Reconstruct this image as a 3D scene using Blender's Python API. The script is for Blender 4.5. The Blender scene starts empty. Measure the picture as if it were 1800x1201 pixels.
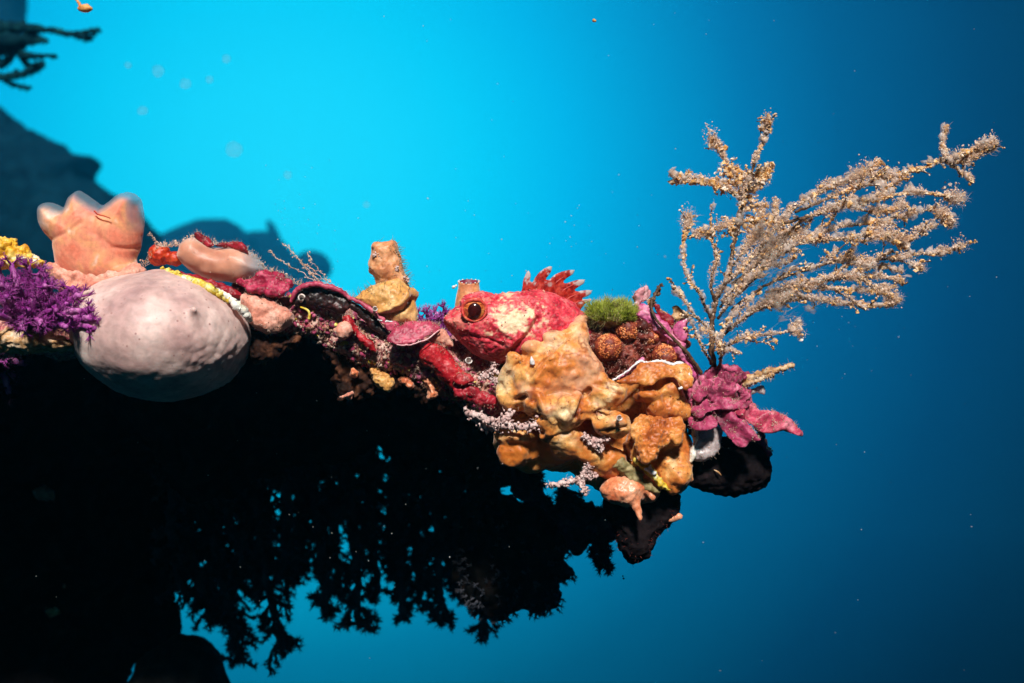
import bpy, math, random
import numpy as np
from mathutils import Vector

rnd = random.Random(7)
rng = np.random.default_rng(7)
SC = bpy.context.scene
COL = SC.collection
S = 1.0 / 3000.0          # metres per photograph pixel at the fish
DPX = 2100.0              # camera distance to the fish, same unit
R = math.radians
EXPO = 0.45

# ------------------------------------------------------------------ camera
cam_d = bpy.data.cameras.new('camera')
cam = bpy.data.objects.new('camera', cam_d)
COL.objects.link(cam)
cam.location = (0, -DPX * S, 0)
cam.rotation_euler = (R(90), 0, 0)
cam_d.sensor_width = 36.0
cam_d.lens = 36.0 * DPX / 1800.0
cam_d.clip_start = 0.01
cam_d.clip_end = 200.0
cam_d.dof.use_dof = True
cam_d.dof.focus_distance = (DPX - 25) * S
cam_d.dof.aperture_fstop = 8.5
SC.camera = cam

# ------------------------------------------------------------------ water light (world) and sun
W = bpy.data.worlds.new('World')
SC.world = W
W.use_nodes = True
nt = W.node_tree
for n in list(nt.nodes):
    nt.nodes.remove(n)


def lin(c):
    c = c / 255.0
    return c / 12.92 if c <= 0.04045 else ((c + 0.055) / 1.055) ** 2.4


def L(r, g, b, f=0.76):
    return (lin(r) * f, lin(g) * f, lin(b) * f, 1.0)


wo = nt.nodes.new('ShaderNodeOutputWorld')
bg = nt.nodes.new('ShaderNodeBackground')
tc = nt.nodes.new('ShaderNodeTexCoord')
dot = nt.nodes.new('ShaderNodeVectorMath'); dot.operation = 'DOT_PRODUCT'
bright = Vector(((500 - 900) / DPX, 1.0, (600 - 330) / DPX)).normalized()
dot.inputs[1].default_value = bright
acos = nt.nodes.new('ShaderNodeMath'); acos.operation = 'ARCCOSINE'
div = nt.nodes.new('ShaderNodeMath'); div.operation = 'DIVIDE'; div.inputs[1].default_value = R(60)
ramp = nt.nodes.new('ShaderNodeValToRGB')
stops = [(0, (38, 250, 280)), (5, (28, 245, 278)), (9, (10, 234, 272)), (13.5, (0, 204, 256)),
         (18, (0, 163, 218)), (22, (0, 121, 178)), (26, (0, 88, 139)), (32, (0, 50, 95)), (37, (0, 24, 58)),
         (41, (0, 8, 30)), (60, (3, 24, 38))]
els = ramp.color_ramp.elements
while len(els) < len(stops):
    els.new(0.5)
for e, (a, c) in zip(els, stops):
    e.position = a / 60.0
    e.color = L(*c, f=1.12 * 2 ** -EXPO)
nt.links.new(tc.outputs['Generated'], dot.inputs[0])
nt.links.new(dot.outputs['Value'], acos.inputs[0])
nt.links.new(acos.outputs[0], div.inputs[0])
nt.links.new(div.outputs[0], ramp.inputs[0])
sep = nt.nodes.new('ShaderNodeSeparateXYZ')
nt.links.new(tc.outputs['Generated'], sep.inputs[0])
low = nt.nodes.new('ShaderNodeMapRange')            # deeper water is greener
low.inputs['From Min'].default_value = .02; low.inputs['From Max'].default_value = -.26
nt.links.new(sep.outputs['Z'], low.inputs['Value'])
tint = nt.nodes.new('ShaderNodeMix'); tint.data_type = 'RGBA'; tint.blend_type = 'MULTIPLY'
tint.inputs[7].default_value = (.8, .98, .74, 1)
nt.links.new(low.outputs[0], tint.inputs[0])
nt.links.new(ramp.outputs[0], tint.inputs[6])
nt.links.new(tint.outputs[2], bg.inputs['Color'])
bg.inputs['Strength'].default_value = 1.0
nt.links.new(bg.outputs[0], wo.inputs['Surface'])

strobe_d = bpy.data.lights.new('sun', 'SUN')  # sun-type lamp standing for the camera strobe
strobe = bpy.data.objects.new('sun', strobe_d)
COL.objects.link(strobe)
strobe_d.energy = 5.0
strobe_d.angle = R(7.0)
strobe_d.color = (1.0, 0.95, 0.88)
ldir = Vector((-0.02, 0.71, -0.70)).normalized()
strobe.rotation_euler = ldir.to_track_quat('-Z', 'Y').to_euler()
strobe.location = (-0.3, -1.2, 1.5)

SC.view_settings.view_transform = 'Standard'
SC.view_settings.look = 'None'
SC.view_settings.exposure = EXPO
SC.view_settings.gamma = 1.0
SC.cycles.use_denoising = True
SC.cycles.max_bounces = 6
SC.cycles.transparent_max_bounces = 16
SC.cycles.volume_bounces = 1

# ------------------------------------------------------------------ noise in numpy


def _h(ix, iy, iz, seed):
    h = (ix.astype(np.int64) * 374761393 + iy.astype(np.int64) * 668265263 + iz.astype(np.int64) * 2147483647 + seed * 974711) & 0xFFFFFFFF
    h = ((h ^ (h >> 13)) * 1274126177) & 0xFFFFFFFF
    h = ((h ^ (h >> 16)) * 2246822519) & 0xFFFFFFFF
    return ((h ^ (h >> 15)) & 0xFFFF) / 65535.0


def vnoise(P, seed=0):
    f = np.floor(P)
    t = P - f
    t = t * t * t * (t * (t * 6 - 15) + 10)
    i = f.astype(np.int64)
    out = 0
    for dx in (0, 1):
        wx = t[:, 0] if dx else 1 - t[:, 0]
        for dy in (0, 1):
            wy = t[:, 1] if dy else 1 - t[:, 1]
            for dz in (0, 1):
                wz = t[:, 2] if dz else 1 - t[:, 2]
                out = out + wx * wy * wz * _h(i[:, 0] + dx, i[:, 1] + dy, i[:, 2] + dz, seed)
    return out * 2 - 1


def fbm(P, scale, octv=3, seed=0):
    out = 0
    a = 1.0
    q = np.asarray(P, float) / scale
    for k in range(octv):
        out = out + a * vnoise(q + 17.3 * k, seed + k)
        a *= 0.5
        q = q * 2.03
    return out


def cells(P, scale, seed=0):
    q = np.asarray(P, float) / scale
    f = np.floor(q)
    best = np.full(len(q), 9.0)
    for dx in (-1, 0, 1):
        for dy in (-1, 0, 1):
            for dz in (-1, 0, 1):
                c = f + (dx, dy, dz)
                i = c.astype(np.int64)
                o = np.stack([_h(i[:, 0], i[:, 1], i[:, 2], seed + s) for s in (1, 2, 3)], 1)
                best = np.minimum(best, np.linalg.norm(c + o - q, axis=1))
    return best


# ------------------------------------------------------------------ mesh tools; authored in x = photo column, y = depth, z = -photo row
# a mesh is (V, Q, T): vertices, quads, triangles
E4 = np.zeros((0, 4), int)
E3 = np.zeros((0, 3), int)


def join(*ms):
    V, Q, T, n = [], [], [], 0
    for v, q, t in ms:
        V.append(v); Q.append(q + n); T.append(t + n); n += len(v)
    return np.concatenate(V), np.concatenate(Q), np.concatenate(T)


def normals(m):
    V, Q, T = m
    N = np.zeros_like(V)
    for F in (Q, T):
        if len(F):
            fn = np.cross(V[F[:, 1]] - V[F[:, 0]], V[F[:, 2]] - V[F[:, 0]])
            if F.shape[1] == 4:
                fn = fn + np.cross(V[F[:, 2]] - V[F[:, 0]], V[F[:, 3]] - V[F[:, 0]])
            for k in range(F.shape[1]):
                np.add.at(N, F[:, k], fn)
    return N / np.maximum(np.linalg.norm(N, axis=1), 1e-9)[:, None]


def nets(F, lo, step):
    s = F < 0
    nx, ny, nz = F.shape
    c = [s[a:nx - 1 + a, b:ny - 1 + b, d:nz - 1 + d] for a in (0, 1) for b in (0, 1) for d in (0, 1)]
    cnt = sum(x.astype(np.int8) for x in c)
    mask = (cnt > 0) & (cnt < 8)
    idx = np.full(mask.shape, -1, int)
    ii = np.argwhere(mask)
    idx[mask] = np.arange(len(ii))
    acc = np.zeros((len(ii), 3))
    num = np.zeros(len(ii))
    cor = [(a, b, d) for a in (0, 1) for b in (0, 1) for d in (0, 1)]
    for p in cor:
        for ax in range(3):
            if p[ax] == 0:
                q = list(p); q[ax] = 1
                fa = F[ii[:, 0] + p[0], ii[:, 1] + p[1], ii[:, 2] + p[2]]
                fb = F[ii[:, 0] + q[0], ii[:, 1] + q[1], ii[:, 2] + q[2]]
                m = (fa < 0) != (fb < 0)
                t = np.where(m, fa / np.where(fa == fb, 1, fa - fb), 0)
                pt = np.tile(np.array(p, float), (len(ii), 1))
                pt[:, ax] += t
                acc[m] += pt[m]
                num[m] += 1
    V = (ii + acc / np.maximum(num, 1)[:, None]) * step + np.array(lo)
    quads = []
    for ax in range(3):
        o = [i for i in range(3) if i != ax]
        sl0 = [slice(1, -1)] * 3
        sl0[ax] = slice(0, F.shape[ax] - 1)
        sl1 = list(sl0); sl1[ax] = slice(1, F.shape[ax])
        a, b = s[tuple(sl0)], s[tuple(sl1)]
        for flip in (False, True):
            e = np.argwhere(a & ~b) if not flip else np.argwhere(~a & b)
            if not len(e):
                continue
            base = e.copy()
            base[:, o[0]] += 1; base[:, o[1]] += 1
            u = np.zeros(3, int); v = np.zeros(3, int)
            u[o[0]] = 1; v[o[1]] = 1
            q = [base - u - v, base - v, base, base - u]
            q = np.stack([idx[x[:, 0], x[:, 1], x[:, 2]] for x in q], 1)
            if flip != (ax == 1):
                q = q[:, ::-1]
            quads.append(q)
    Q = np.concatenate(quads)
    return V, Q, E3


def sdf(f, lo, hi, step):
    ax = [np.arange(lo[i], hi[i] + step, step) for i in range(3)]
    X = ax[0][:, None, None]; Y = ax[1][None, :, None]; Z = ax[2][None, None, :]
    F = np.asarray(f(X, Y, Z), float)
    F = np.broadcast_to(F, (len(ax[0]), len(ax[1]), len(ax[2]))).copy()
    big = 5.0 * step
    F[0] = np.maximum(F[0], 0.01); F[-1] = np.maximum(F[-1], 0.01)
    F[:, 0] = np.maximum(F[:, 0], 0.01); F[:, -1] = np.maximum(F[:, -1], 0.01)
    F[:, :, 0] = np.maximum(F[:, :, 0], 0.01); F[:, :, -1] = np.maximum(F[:, :, -1], 0.01)
    return nets(F, lo, step)


def ell(X, Y, Z, c, r):
    a, b, d = (X - c[0]) / r[0], (Y - c[1]) / r[1], (Z - c[2]) / r[2]
    k0 = np.sqrt(a * a + b * b + d * d) + 1e-9
    k1 = np.sqrt((a / r[0]) ** 2 + (b / r[1]) ** 2 + (d / r[2]) ** 2) + 1e-9
    return k0 * (k0 - 1) / k1


def cap(X, Y, Z, a, b, ra, rb):
    a = np.array(a, float); b = np.array(b, float)
    d = b - a
    t = ((X - a[0]) * d[0] + (Y - a[1]) * d[1] + (Z - a[2]) * d[2]) / max(d @ d, 1e-9)
    t = np.clip(t, 0, 1)
    return np.sqrt((X - a[0] - t * d[0]) ** 2 + (Y - a[1] - t * d[1]) ** 2 + (Z - a[2] - t * d[2]) ** 2) - (ra + (rb - ra) * t)


def smin(a, b, k):
    h = np.clip(0.5 + 0.5 * (b - a) / k, 0, 1)
    return b + (a - b) * h - k * h * (1 - h)


def spline(pts, n=6, closed=True):
    P = np.array(pts, float)
    m = len(P)
    out = []
    rngk = range(m) if closed else range(m - 1)
    for i in rngk:
        if closed:
            p0, p1, p2, p3 = P[(i - 1) % m], P[i], P[(i + 1) % m], P[(i + 2) % m]
        else:
            p0, p1, p2, p3 = P[max(i - 1, 0)], P[i], P[i + 1], P[min(i + 2, m - 1)]
        for t in np.arange(n) / n:
            out.append(0.5 * (2 * p1 + (p2 - p0) * t + (2 * p0 - 5 * p1 + 4 * p2 - p3) * t * t + (3 * p1 - p0 - 3 * p2 + p3) * t ** 3))
    if not closed:
        out.append(P[-1])
    return np.array(out)


def poly_sd(x, z, pts):
    d = np.full(np.broadcast(x, z).shape, 1e9)
    s = np.zeros(d.shape, bool)
    n = len(pts)
    for i in range(n):
        a, b = pts[i], pts[(i + 1) % n]
        e = b - a
        t = np.clip(((x - a[0]) * e[0] + (z - a[1]) * e[1]) / max(e @ e, 1e-9), 0, 1)
        d = np.minimum(d, (x - a[0] - t * e[0]) ** 2 + (z - a[1] - t * e[1]) ** 2)
        if a[1] != b[1]:
            c = ((a[1] > z) != (b[1] > z)) & (x < (b[0] - a[0]) * (z - a[1]) / (b[1] - a[1]) + a[0])
            s ^= c
    d = np.sqrt(d)
    return np.where(s, -d, d)


def line_d(V, pts):
    d = np.full(len(V), 1e9)
    for a, b in zip(pts[:-1], pts[1:]):
        a = np.array((a[0], -a[1]), float); b = np.array((b[0], -b[1]), float)
        e = b - a
        t = np.clip(((V[:, 0] - a[0]) * e[0] + (V[:, 2] - a[1]) * e[1]) / max(e @ e, 1e-9), 0, 1)
        d = np.minimum(d, np.hypot(V[:, 0] - a[0] - t * e[0], V[:, 2] - a[1] - t * e[1]))
    return d


def outline(pts, n=5):
    p = spline(pts, n) if n > 1 else np.array(pts, float)
    return np.stack([p[:, 0], -p[:, 1]], 1)


def pillow(pts, t, edge, yc=0.0, step=2.0, n=5, flat=0.0):
    """a solid with the given outline, thickness 2t in the middle, rounded towards its rim over `edge`;
    yc = depth of its middle surface, a number or f(x, row)"""
    o = outline(pts, n)
    lo2 = o.min(0) - 3 * step; hi2 = o.max(0) + 3 * step
    xs = np.arange(lo2[0], hi2[0] + step, step); zs = np.arange(lo2[1], hi2[1] + step, step)
    X2, Z2 = xs[:, None], zs[None, :]
    sd = poly_sd(X2, Z2, o)
    u = np.clip(-sd / edge, 0, 1)
    h = t * np.sqrt(np.clip(1 - (1 - u) ** 2, 0, 1)) + flat * (sd < 0)
    yy = yc(X2, -Z2) if callable(yc) else np.full(sd.shape, float(yc))
    yy = np.broadcast_to(yy, sd.shape)
    ys = np.arange(yy.min() - t - flat - 3 * step, yy.max() + t + flat + 4 * step, step)
    dy = np.abs(ys[None, :, None] - yy[:, None, :])
    F = np.where(sd[:, None, :] < 0, dy - h[:, None, :], np.sqrt(sd[:, None, :] ** 2 + dy ** 2))
    m = nets(F, (xs[0], ys[0], zs[0]), step)
    return relax(m, 1)


def relax(m, it=1, w=0.5):
    V, Q, T = m
    for _ in range(it):
        acc = np.zeros_like(V); num = np.zeros(len(V))
        for F in (Q, T):
            k = F.shape[1]
            for i in range(k):
                np.add.at(acc, F[:, i], V[F[:, (i + 1) % k]]); np.add.at(num, F[:, i], 1)
        V = V * (1 - w) + w * acc / np.maximum(num, 1)[:, None]
    return V, Q, T


def rough(m, *layers):
    """push vertices along their normals: layers (amplitude, scale, octaves, seed)"""
    V, Q, T = m
    N = normals(m)
    d = np.zeros(len(V))
    for a, sc, o, sd in layers:
        d += a * fbm(V, sc, o, sd)
    return V + N * d[:, None], Q, T


def push(m, d):
    return m[0] + normals(m) * d[:, None], m[1], m[2]


def tube(pts, rad, sides=7, wob=0.0):
    P = np.array(pts, float)
    n = len(P)
    r = np.interp(np.linspace(0, 1, n), np.linspace(0, 1, len(rad)), rad) if hasattr(rad, '__len__') else np.full(n, rad)
    T = np.gradient(P, axis=0)
    T /= np.maximum(np.linalg.norm(T, axis=1), 1e-9)[:, None]
    up = np.array((0.13, 0.95, 0.2))
    V = []
    for i in range(n):
        u = np.cross(T[i], up); u /= np.linalg.norm(u) + 1e-9
        v = np.cross(T[i], u)
        a = np.arange(sides) * 2 * math.pi / sides
        rr = r[i] * (1 + wob * (rng.random(sides) - 0.5) * 2)[:, None]
        V.append(P[i] + rr * (np.cos(a)[:, None] * u + np.sin(a)[:, None] * v))
    V = np.concatenate(V + [P[:1] - T[:1] * r[0] * 0.6, P[-1:] + T[-1:] * r[-1] * 0.8])
    Q = []
    for i in range(n - 1):
        for k in range(sides):
            k2 = (k + 1) % sides
            Q.append((i * sides + k, i * sides + k2, (i + 1) * sides + k2, (i + 1) * sides + k))
    Tt = []
    for k in range(sides):
        k2 = (k + 1) % sides
        Tt.append((n * sides, k2, k))
        Tt.append((n * sides + 1, (n - 1) * sides + k, (n - 1) * sides + k2))
    return V, np.array(Q), np.array(Tt)


def unit(n):
    v = rng.normal(size=(n, 3))
    return v / np.linalg.norm(v, axis=1)[:, None]


def hairs(P, Dn, Ln, r, curl=0.4, segs=3):
    """thin tapering curved three-sided filaments"""
    P = np.asarray(P, float); n = len(P)
    Ln = np.broadcast_to(np.asarray(Ln, float), (n,)); r = np.broadcast_to(np.asarray(r, float), (n,))
    c = unit(n)
    c = c - Dn * (c * Dn).sum(1)[:, None]
    u = np.cross(Dn, unit(n)); u /= np.maximum(np.linalg.norm(u, axis=1), 1e-9)[:, None]
    v = np.cross(Dn, u)
    V = []
    for k in range(segs):
        t = k / segs
        ctr = P + Dn * (Ln * t)[:, None] + c * (curl * Ln * t * t)[:, None]
        for j in range(3):
            a = j * 2.0944
            V.append(ctr + (u * math.cos(a) + v * math.sin(a)) * (r * (1 - 0.75 * t))[:, None])
    V.append(P + Dn * Ln[:, None] + c * (curl * Ln)[:, None])
    V = np.stack(V, 1)
    m = V.shape[1]
    b = (np.arange(n) * m)[:, None]
    Q, T = [], []
    for k in range(segs - 1):
        for j in range(3):
            j2 = (j + 1) % 3
            Q.append(b + np.array([[3 * k + j, 3 * k + j2, 3 * k + 3 + j2, 3 * k + 3 + j]]))
    for j in range(3):
        T.append(b + np.array([[3 * (segs - 1) + j, 3 * (segs - 1) + (j + 1) % 3, m - 1]]))
    return V.reshape(-1, 3), np.concatenate(Q), np.concatenate(T)


_p = (1 + 5 ** .5) / 2
ICO = np.array([(-1, _p, 0), (1, _p, 0), (-1, -_p, 0), (1, -_p, 0), (0, -1, _p), (0, 1, _p), (0, -1, -_p), (0, 1, -_p), (_p, 0, -1), (_p, 0, 1), (-_p, 0, -1), (-_p, 0, 1)]) / math.sqrt(1 + _p * _p)
ICF = np.array([(0, 11, 5), (0, 5, 1), (0, 1, 7), (0, 7, 10), (0, 10, 11), (1, 5, 9), (5, 11, 4), (11, 10, 2), (10, 7, 6), (7, 1, 8), (3, 9, 4), (3, 4, 2), (3, 2, 6), (3, 6, 8), (3, 8, 9), (4, 9, 5), (2, 4, 11), (6, 2, 10), (8, 6, 7), (9, 8, 1)])


def blobs(P, rad, rag=0.35, squash=0.4):
    """ragged little lumps, each of its own shape and turn"""
    P = np.asarray(P, float); n = len(P)
    rad = np.broadcast_to(np.asarray(rad, float), (n,))
    a, b = unit(n), unit(n)
    u = a
    v = np.cross(a, b); v /= np.linalg.norm(v, axis=1)[:, None]
    w = np.cross(u, v)
    s = rad[:, None] * (1 + squash * (rng.random((n, 3)) * 2 - 1.0))
    L_ = ICO[None] * (1 + rag * (rng.random((n, 12, 1)) * 2 - 1)) * s[:, None, :]
    V = P[:, None] + L_[..., :1] * u[:, None] + L_[..., 1:2] * v[:, None] + L_[..., 2:] * w[:, None]
    T = (np.arange(n) * 12)[:, None, None] + ICF[None]
    return V.reshape(-1, 3), E4, T.reshape(-1, 3)


def clump(V, n):
    return n * (.12 + 1.0 * (vnoise(V / 13.0, 77) > .12))


def on(m, n, facing=None, thr=-0.2, where=None, patchy=False):
    """n random surface points (with normals) of a mesh"""
    N = normals(m); V = m[0]
    ok = np.ones(len(V), bool)
    if facing is not None:
        ok &= (N @ np.array(facing, float)) > thr
    if where is not None:
        ok &= where(V)
    k = np.flatnonzero(ok)
    if not len(k):
        k = np.arange(len(V))
    if patchy:
        w = clump(V[k], 1.0); k = rng.choice(k, n, p=w / w.sum())
    else:
        k = rng.choice(k, n)
    return V[k] + rng.normal(size=(n, 3)) * 0.6, N[k]


# ------------------------------------------------------------------ objects
DUST = []


def world(V, d0):
    k = (DPX + d0) / DPX
    V = np.asarray(V, float)
    return np.stack([(V[:, 0] - 900) * k * S, (d0 + V[:, 1] * k) * S, (V[:, 2] + 600.5) * k * S], 1)


def mesh(name, m, mat, d0, origin, parent=None, smooth=True, attrs=None):
    V, Q, T = m
    P = world(V, d0) - np.array(origin)
    me = bpy.data.meshes.new(name)
    nq, ntr = len(Q), len(T)
    me.vertices.add(len(P)); me.vertices.foreach_set('co', P.astype(np.float32).ravel())
    me.loops.add(nq * 4 + ntr * 3)
    me.loops.foreach_set('vertex_index', np.concatenate([Q.ravel(), T.ravel()]).astype(np.int32))
    me.polygons.add(nq + ntr)
    st = np.concatenate([np.arange(nq) * 4, nq * 4 + np.arange(ntr) * 3]).astype(np.int32)
    me.polygons.foreach_set('loop_start', st)
    me.polygons.foreach_set('use_smooth', np.full(nq + ntr, bool(smooth)))
    me.update(calc_edges=True)
    me.validate()
    for k, a in (attrs or {}).items():
        at = me.attributes.new(k, 'FLOAT', 'POINT')
        at.data.foreach_set('value', np.asarray(a, np.float32))
    me.materials.append(mat)
    o = bpy.data.objects.new(name, me)
    COL.objects.link(o)
    if parent is None:
        o.location = origin
    else:
        o.parent = parent
    return o


class Thing:
    def __init__(self, name, label, cat, px, py, d0=0.0, y=0.0, group=None, kind=None):
        self.d0 = d0
        self.loc = world(np.array([(px, y, -py)]), d0)[0]
        self.o = bpy.data.objects.new(name, None)
        self.o.empty_display_size = 0.01
        COL.objects.link(self.o)
        self.o.location = self.loc
        tag(self.o, label, cat, group, kind)

    def part(self, name, m, mat, parent=None, smooth=True, attrs=None, label=None):
        o = mesh(name, m, mat, self.d0, self.loc, parent or self.o, smooth, attrs)
        if label:
            o['label'] = label
        return o


def tag(o, label=None, cat=None, group=None, kind=None):
    if label:
        o['label'] = label
    if cat:
        o['category'] = cat
    if group:
        o['group'] = group
    if kind:
        o['kind'] = kind
    return o


def one(name, label, cat, m, mat, px, py, d0=0.0, y=0.0, smooth=True, attrs=None, group=None, kind=None):
    o = mesh(name, m, mat, d0, world(np.array([(px, y, -py)]), d0)[0], None, smooth, attrs)
    return tag(o, label, cat, group, kind)


# ------------------------------------------------------------------ materials
def mat(name, cols, scale=30, detail=4, dist=0.0, rough=0.55, bump=None, bump2=None, sss=0.0, sssr=8.0, spec=0.35,
        over=(), spots=None, alpha=None, trans=0.0, transcol=None, mott=(5, .28), sheen=0.0):
    m = bpy.data.materials.new(name)
    m.use_nodes = True
    t = m.node_tree
    for n in list(t.nodes):
        t.nodes.remove(n)
    N = t.nodes.new
    out = N('ShaderNodeOutputMaterial')
    b = N('ShaderNodeBsdfPrincipled')
    co = N('ShaderNodeTexCoord').outputs['Object']

    def noise(px, det, dst=0.0, typ='n'):
        if typ == 'v':
            q = N('ShaderNodeTexVoronoi')
        else:
            q = N('ShaderNodeTexNoise')
            q.inputs['Detail'].default_value = det
            q.inputs['Distortion'].default_value = dst
        q.inputs['Scale'].default_value = 1.0 / (px * S)
        t.links.new(co, q.inputs['Vector'])
        return q
    q = noise(scale, detail, dist)
    rp = N('ShaderNodeValToRGB')
    e = rp.color_ramp.elements
    while len(e) < len(cols):
        e.new(0.5)
    for x, (p, c) in zip(e, cols):
        x.position = p; x.color = c
    t.links.new(q.outputs[0], rp.inputs[0])
    c = rp.outputs[0]
    if mott:
        fn = noise(mott[0], 5, .3)
        mp = N('ShaderNodeMapRange')
        mp.inputs['From Min'].default_value = .3; mp.inputs['From Max'].default_value = .7
        mp.inputs['To Min'].default_value = 1 - mott[1]; mp.inputs['To Max'].default_value = 1 + mott[1] * .8
        t.links.new(fn.outputs[0], mp.inputs['Value'])
        mm = N('ShaderNodeMix'); mm.data_type = 'RGBA'; mm.blend_type = 'MULTIPLY'; mm.inputs[0].default_value = 1.0
        t.links.new(c, mm.inputs[6]); t.links.new(mp.outputs[0], mm.inputs[7])
        c = mm.outputs[2]
    if spots:
        px, lo, hi, colr, typ = spots
        sp = noise(px, 3, 0, typ)
        mr = N('ShaderNodeMapRange')
        mr.inputs['From Min'].default_value = lo; mr.inputs['From Max'].default_value = hi
        t.links.new(sp.outputs[0], mr.inputs['Value'])
        mx = N('ShaderNodeMix'); mx.data_type = 'RGBA'
        t.links.new(mr.outputs[0], mx.inputs[0]); t.links.new(c, mx.inputs[6]); mx.inputs[7].default_value = colr
        c = mx.outputs[2]
    for an, colr in over:
        at = N('ShaderNodeAttribute'); at.attribute_name = an
        mx = N('ShaderNodeMix'); mx.data_type = 'RGBA'
        t.links.new(at.outputs['Fac'], mx.inputs[0]); t.links.new(c, mx.inputs[6]); mx.inputs[7].default_value = colr
        c = mx.outputs[2]
    t.links.new(c, b.inputs['Base Color'])
    b.inputs['Roughness'].default_value = rough
    b.inputs['Specular IOR Level'].default_value = spec
    if sss:
        b.inputs['Subsurface Weight'].default_value = sss
        b.inputs['Subsurface Radius'].default_value = (1.0, 0.45, 0.3)
        b.inputs['Subsurface Scale'].default_value = sssr * S
    if sheen:
        b.inputs['Sheen Weight'].default_value = sheen
        b.inputs['Sheen Roughness'].default_value = .45
        b.inputs['Sheen Tint'].default_value = (1, .92, .86, 1)
    nrm = None
    for bb in (bump, bump2):
        if bb:
            px, st, typ = bb
            bn = noise(px, 4, 0, typ)
            bp = N('ShaderNodeBump')
            bp.inputs['Strength'].default_value = st
            bp.inputs['Distance'].default_value = px * 0.35 * S
            t.links.new(bn.outputs[0], bp.inputs['Height'])
            if nrm:
                t.links.new(nrm, bp.inputs['Normal'])
            nrm = bp.outputs[0]
    if nrm:
        t.links.new(nrm, b.inputs['Normal'])
    sh = b.outputs[0]
    if trans:
        tr = N('ShaderNodeBsdfTranslucent')
        if transcol:
            tr.inputs[0].default_value = transcol
        else:
            t.links.new(c, tr.inputs[0])
        ms = N('ShaderNodeMixShader'); ms.inputs[0].default_value = trans
        t.links.new(sh, ms.inputs[1]); t.links.new(tr.outputs[0], ms.inputs[2])
        sh = ms.outputs[0]
    if alpha is not None:
        tp = N('ShaderNodeBsdfTransparent')
        ms = N('ShaderNodeMixShader')
        if isinstance(alpha, str):
            at = N('ShaderNodeAttribute'); at.attribute_name = alpha
            t.links.new(at.outputs['Fac'], ms.inputs[0])
        else:
            ms.inputs[0].default_value = alpha
        t.links.new(tp.outputs[0], ms.inputs[1]); t.links.new(sh, ms.inputs[2])
        sh = ms.outputs[0]
    t.links.new(sh, out.inputs['Surface'])
    return m


M = {}
M['ledge'] = mat('ledge', [(.30, L(90, 28, 34)), (.42, L(176, 76, 90)), (.5, L(214, 156, 134)), (.56, L(150, 52, 72)), (.66, L(226, 176, 164)), (.78, L(110, 74, 50))], 26, 6, 1.2, .7, (7, .8, 'n'), (22, .6, 'n'), spots=(13, .60, .68, L(225, 185, 170), 'n'))
M['turf'] = mat('turf', [(.35, L(176, 130, 100)), (.5, L(222, 180, 158)), (.65, L(240, 220, 205))], 25, 3, 0, .8, trans=.3)
M['darkrock'] = mat('darkrock', [(.35, (.004, .004, .005, 1)), (.6, (.012, .010, .010, 1)), (.75, (.03, .02, .016, 1))], 60, 6, .5, 1.0, (20, .6, 'n'), spec=0.0)  # near-black albedo puts the shade under the ledge into the rock colour
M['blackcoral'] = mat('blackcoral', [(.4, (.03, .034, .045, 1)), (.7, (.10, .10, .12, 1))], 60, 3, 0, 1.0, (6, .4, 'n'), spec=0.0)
M['duskrock'] = mat('duskrock', [(.35, (.006, .005, .006, 1)), (.6, (.016, .011, .012, 1)), (.75, (.05, .025, .03, 1))], 40, 6, .5, 1.0, (9, .6, 'n'), spec=0.0)  # black base colour carries the shadow of the growth above these lumps
M['umber'] = mat('umber', [(.3, L(22, 12, 9)), (.5, L(48, 27, 20)), (.7, L(104, 64, 44))], 26, 5, .4, .8, (8, .6, 'n'), spec=.1)  # brown darkened so the colour itself holds the shade under the ledge
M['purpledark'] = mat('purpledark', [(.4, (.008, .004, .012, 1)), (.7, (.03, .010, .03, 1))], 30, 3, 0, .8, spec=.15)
M['ball'] = mat('ball', [(.3, L(186, 146, 144)), (.5, L(216, 178, 172)), (.7, L(242, 212, 204))], 70, 3, .3, .5, (6, .08, 'n'), (24, .12, 'n'), sss=.3, sssr=12, spec=.35, mott=(14, .2), spots=(16, .15, .07, L(176, 130, 126), 'v'), sheen=0.3)
M['squirt'] = mat('squirt', [(.3, L(232, 122, 94)), (.48, L(242, 154, 122)), (.6, L(246, 172, 122)), (.72, L(250, 206, 188))], 45, 3, 1.0, .5, (14, .1, 'n'), sss=.6, sssr=18, spec=.22, alpha='op', mott=(7, .16), over=(('rim', L(104, 160, 186)),), sheen=0.25)
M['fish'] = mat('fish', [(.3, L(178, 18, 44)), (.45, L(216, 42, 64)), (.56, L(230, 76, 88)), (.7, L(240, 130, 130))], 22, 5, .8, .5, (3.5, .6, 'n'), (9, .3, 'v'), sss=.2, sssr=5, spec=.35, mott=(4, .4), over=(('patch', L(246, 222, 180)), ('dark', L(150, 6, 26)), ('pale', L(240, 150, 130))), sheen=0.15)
M['fin'] = mat('fin', [(.35, L(150, 18, 16)), (.5, L(200, 42, 30)), (.65, L(222, 80, 60))], 9, 4, .5, .45, (4, .4, 'n'), over=(('white', L(225, 212, 210)),), trans=.3)
M['spine'] = mat('spine', [(.4, L(180, 34, 28)), (.6, L(210, 66, 50))], 8, 3, 0, .45, over=(('white', L(215, 200, 195)),))
M['iris'] = mat('iris', [(.38, L(90, 30, 22)), (.46, L(190, 84, 34)), (.55, L(226, 140, 76)), (.62, L(170, 60, 44))], 12, 3, .6, .22, spec=.6)
M['pupil'] = mat('pupil', [(.4, L(52, 12, 10)), (.7, L(70, 18, 14))], 9, 1, 0, .12, spec=.7)
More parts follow.
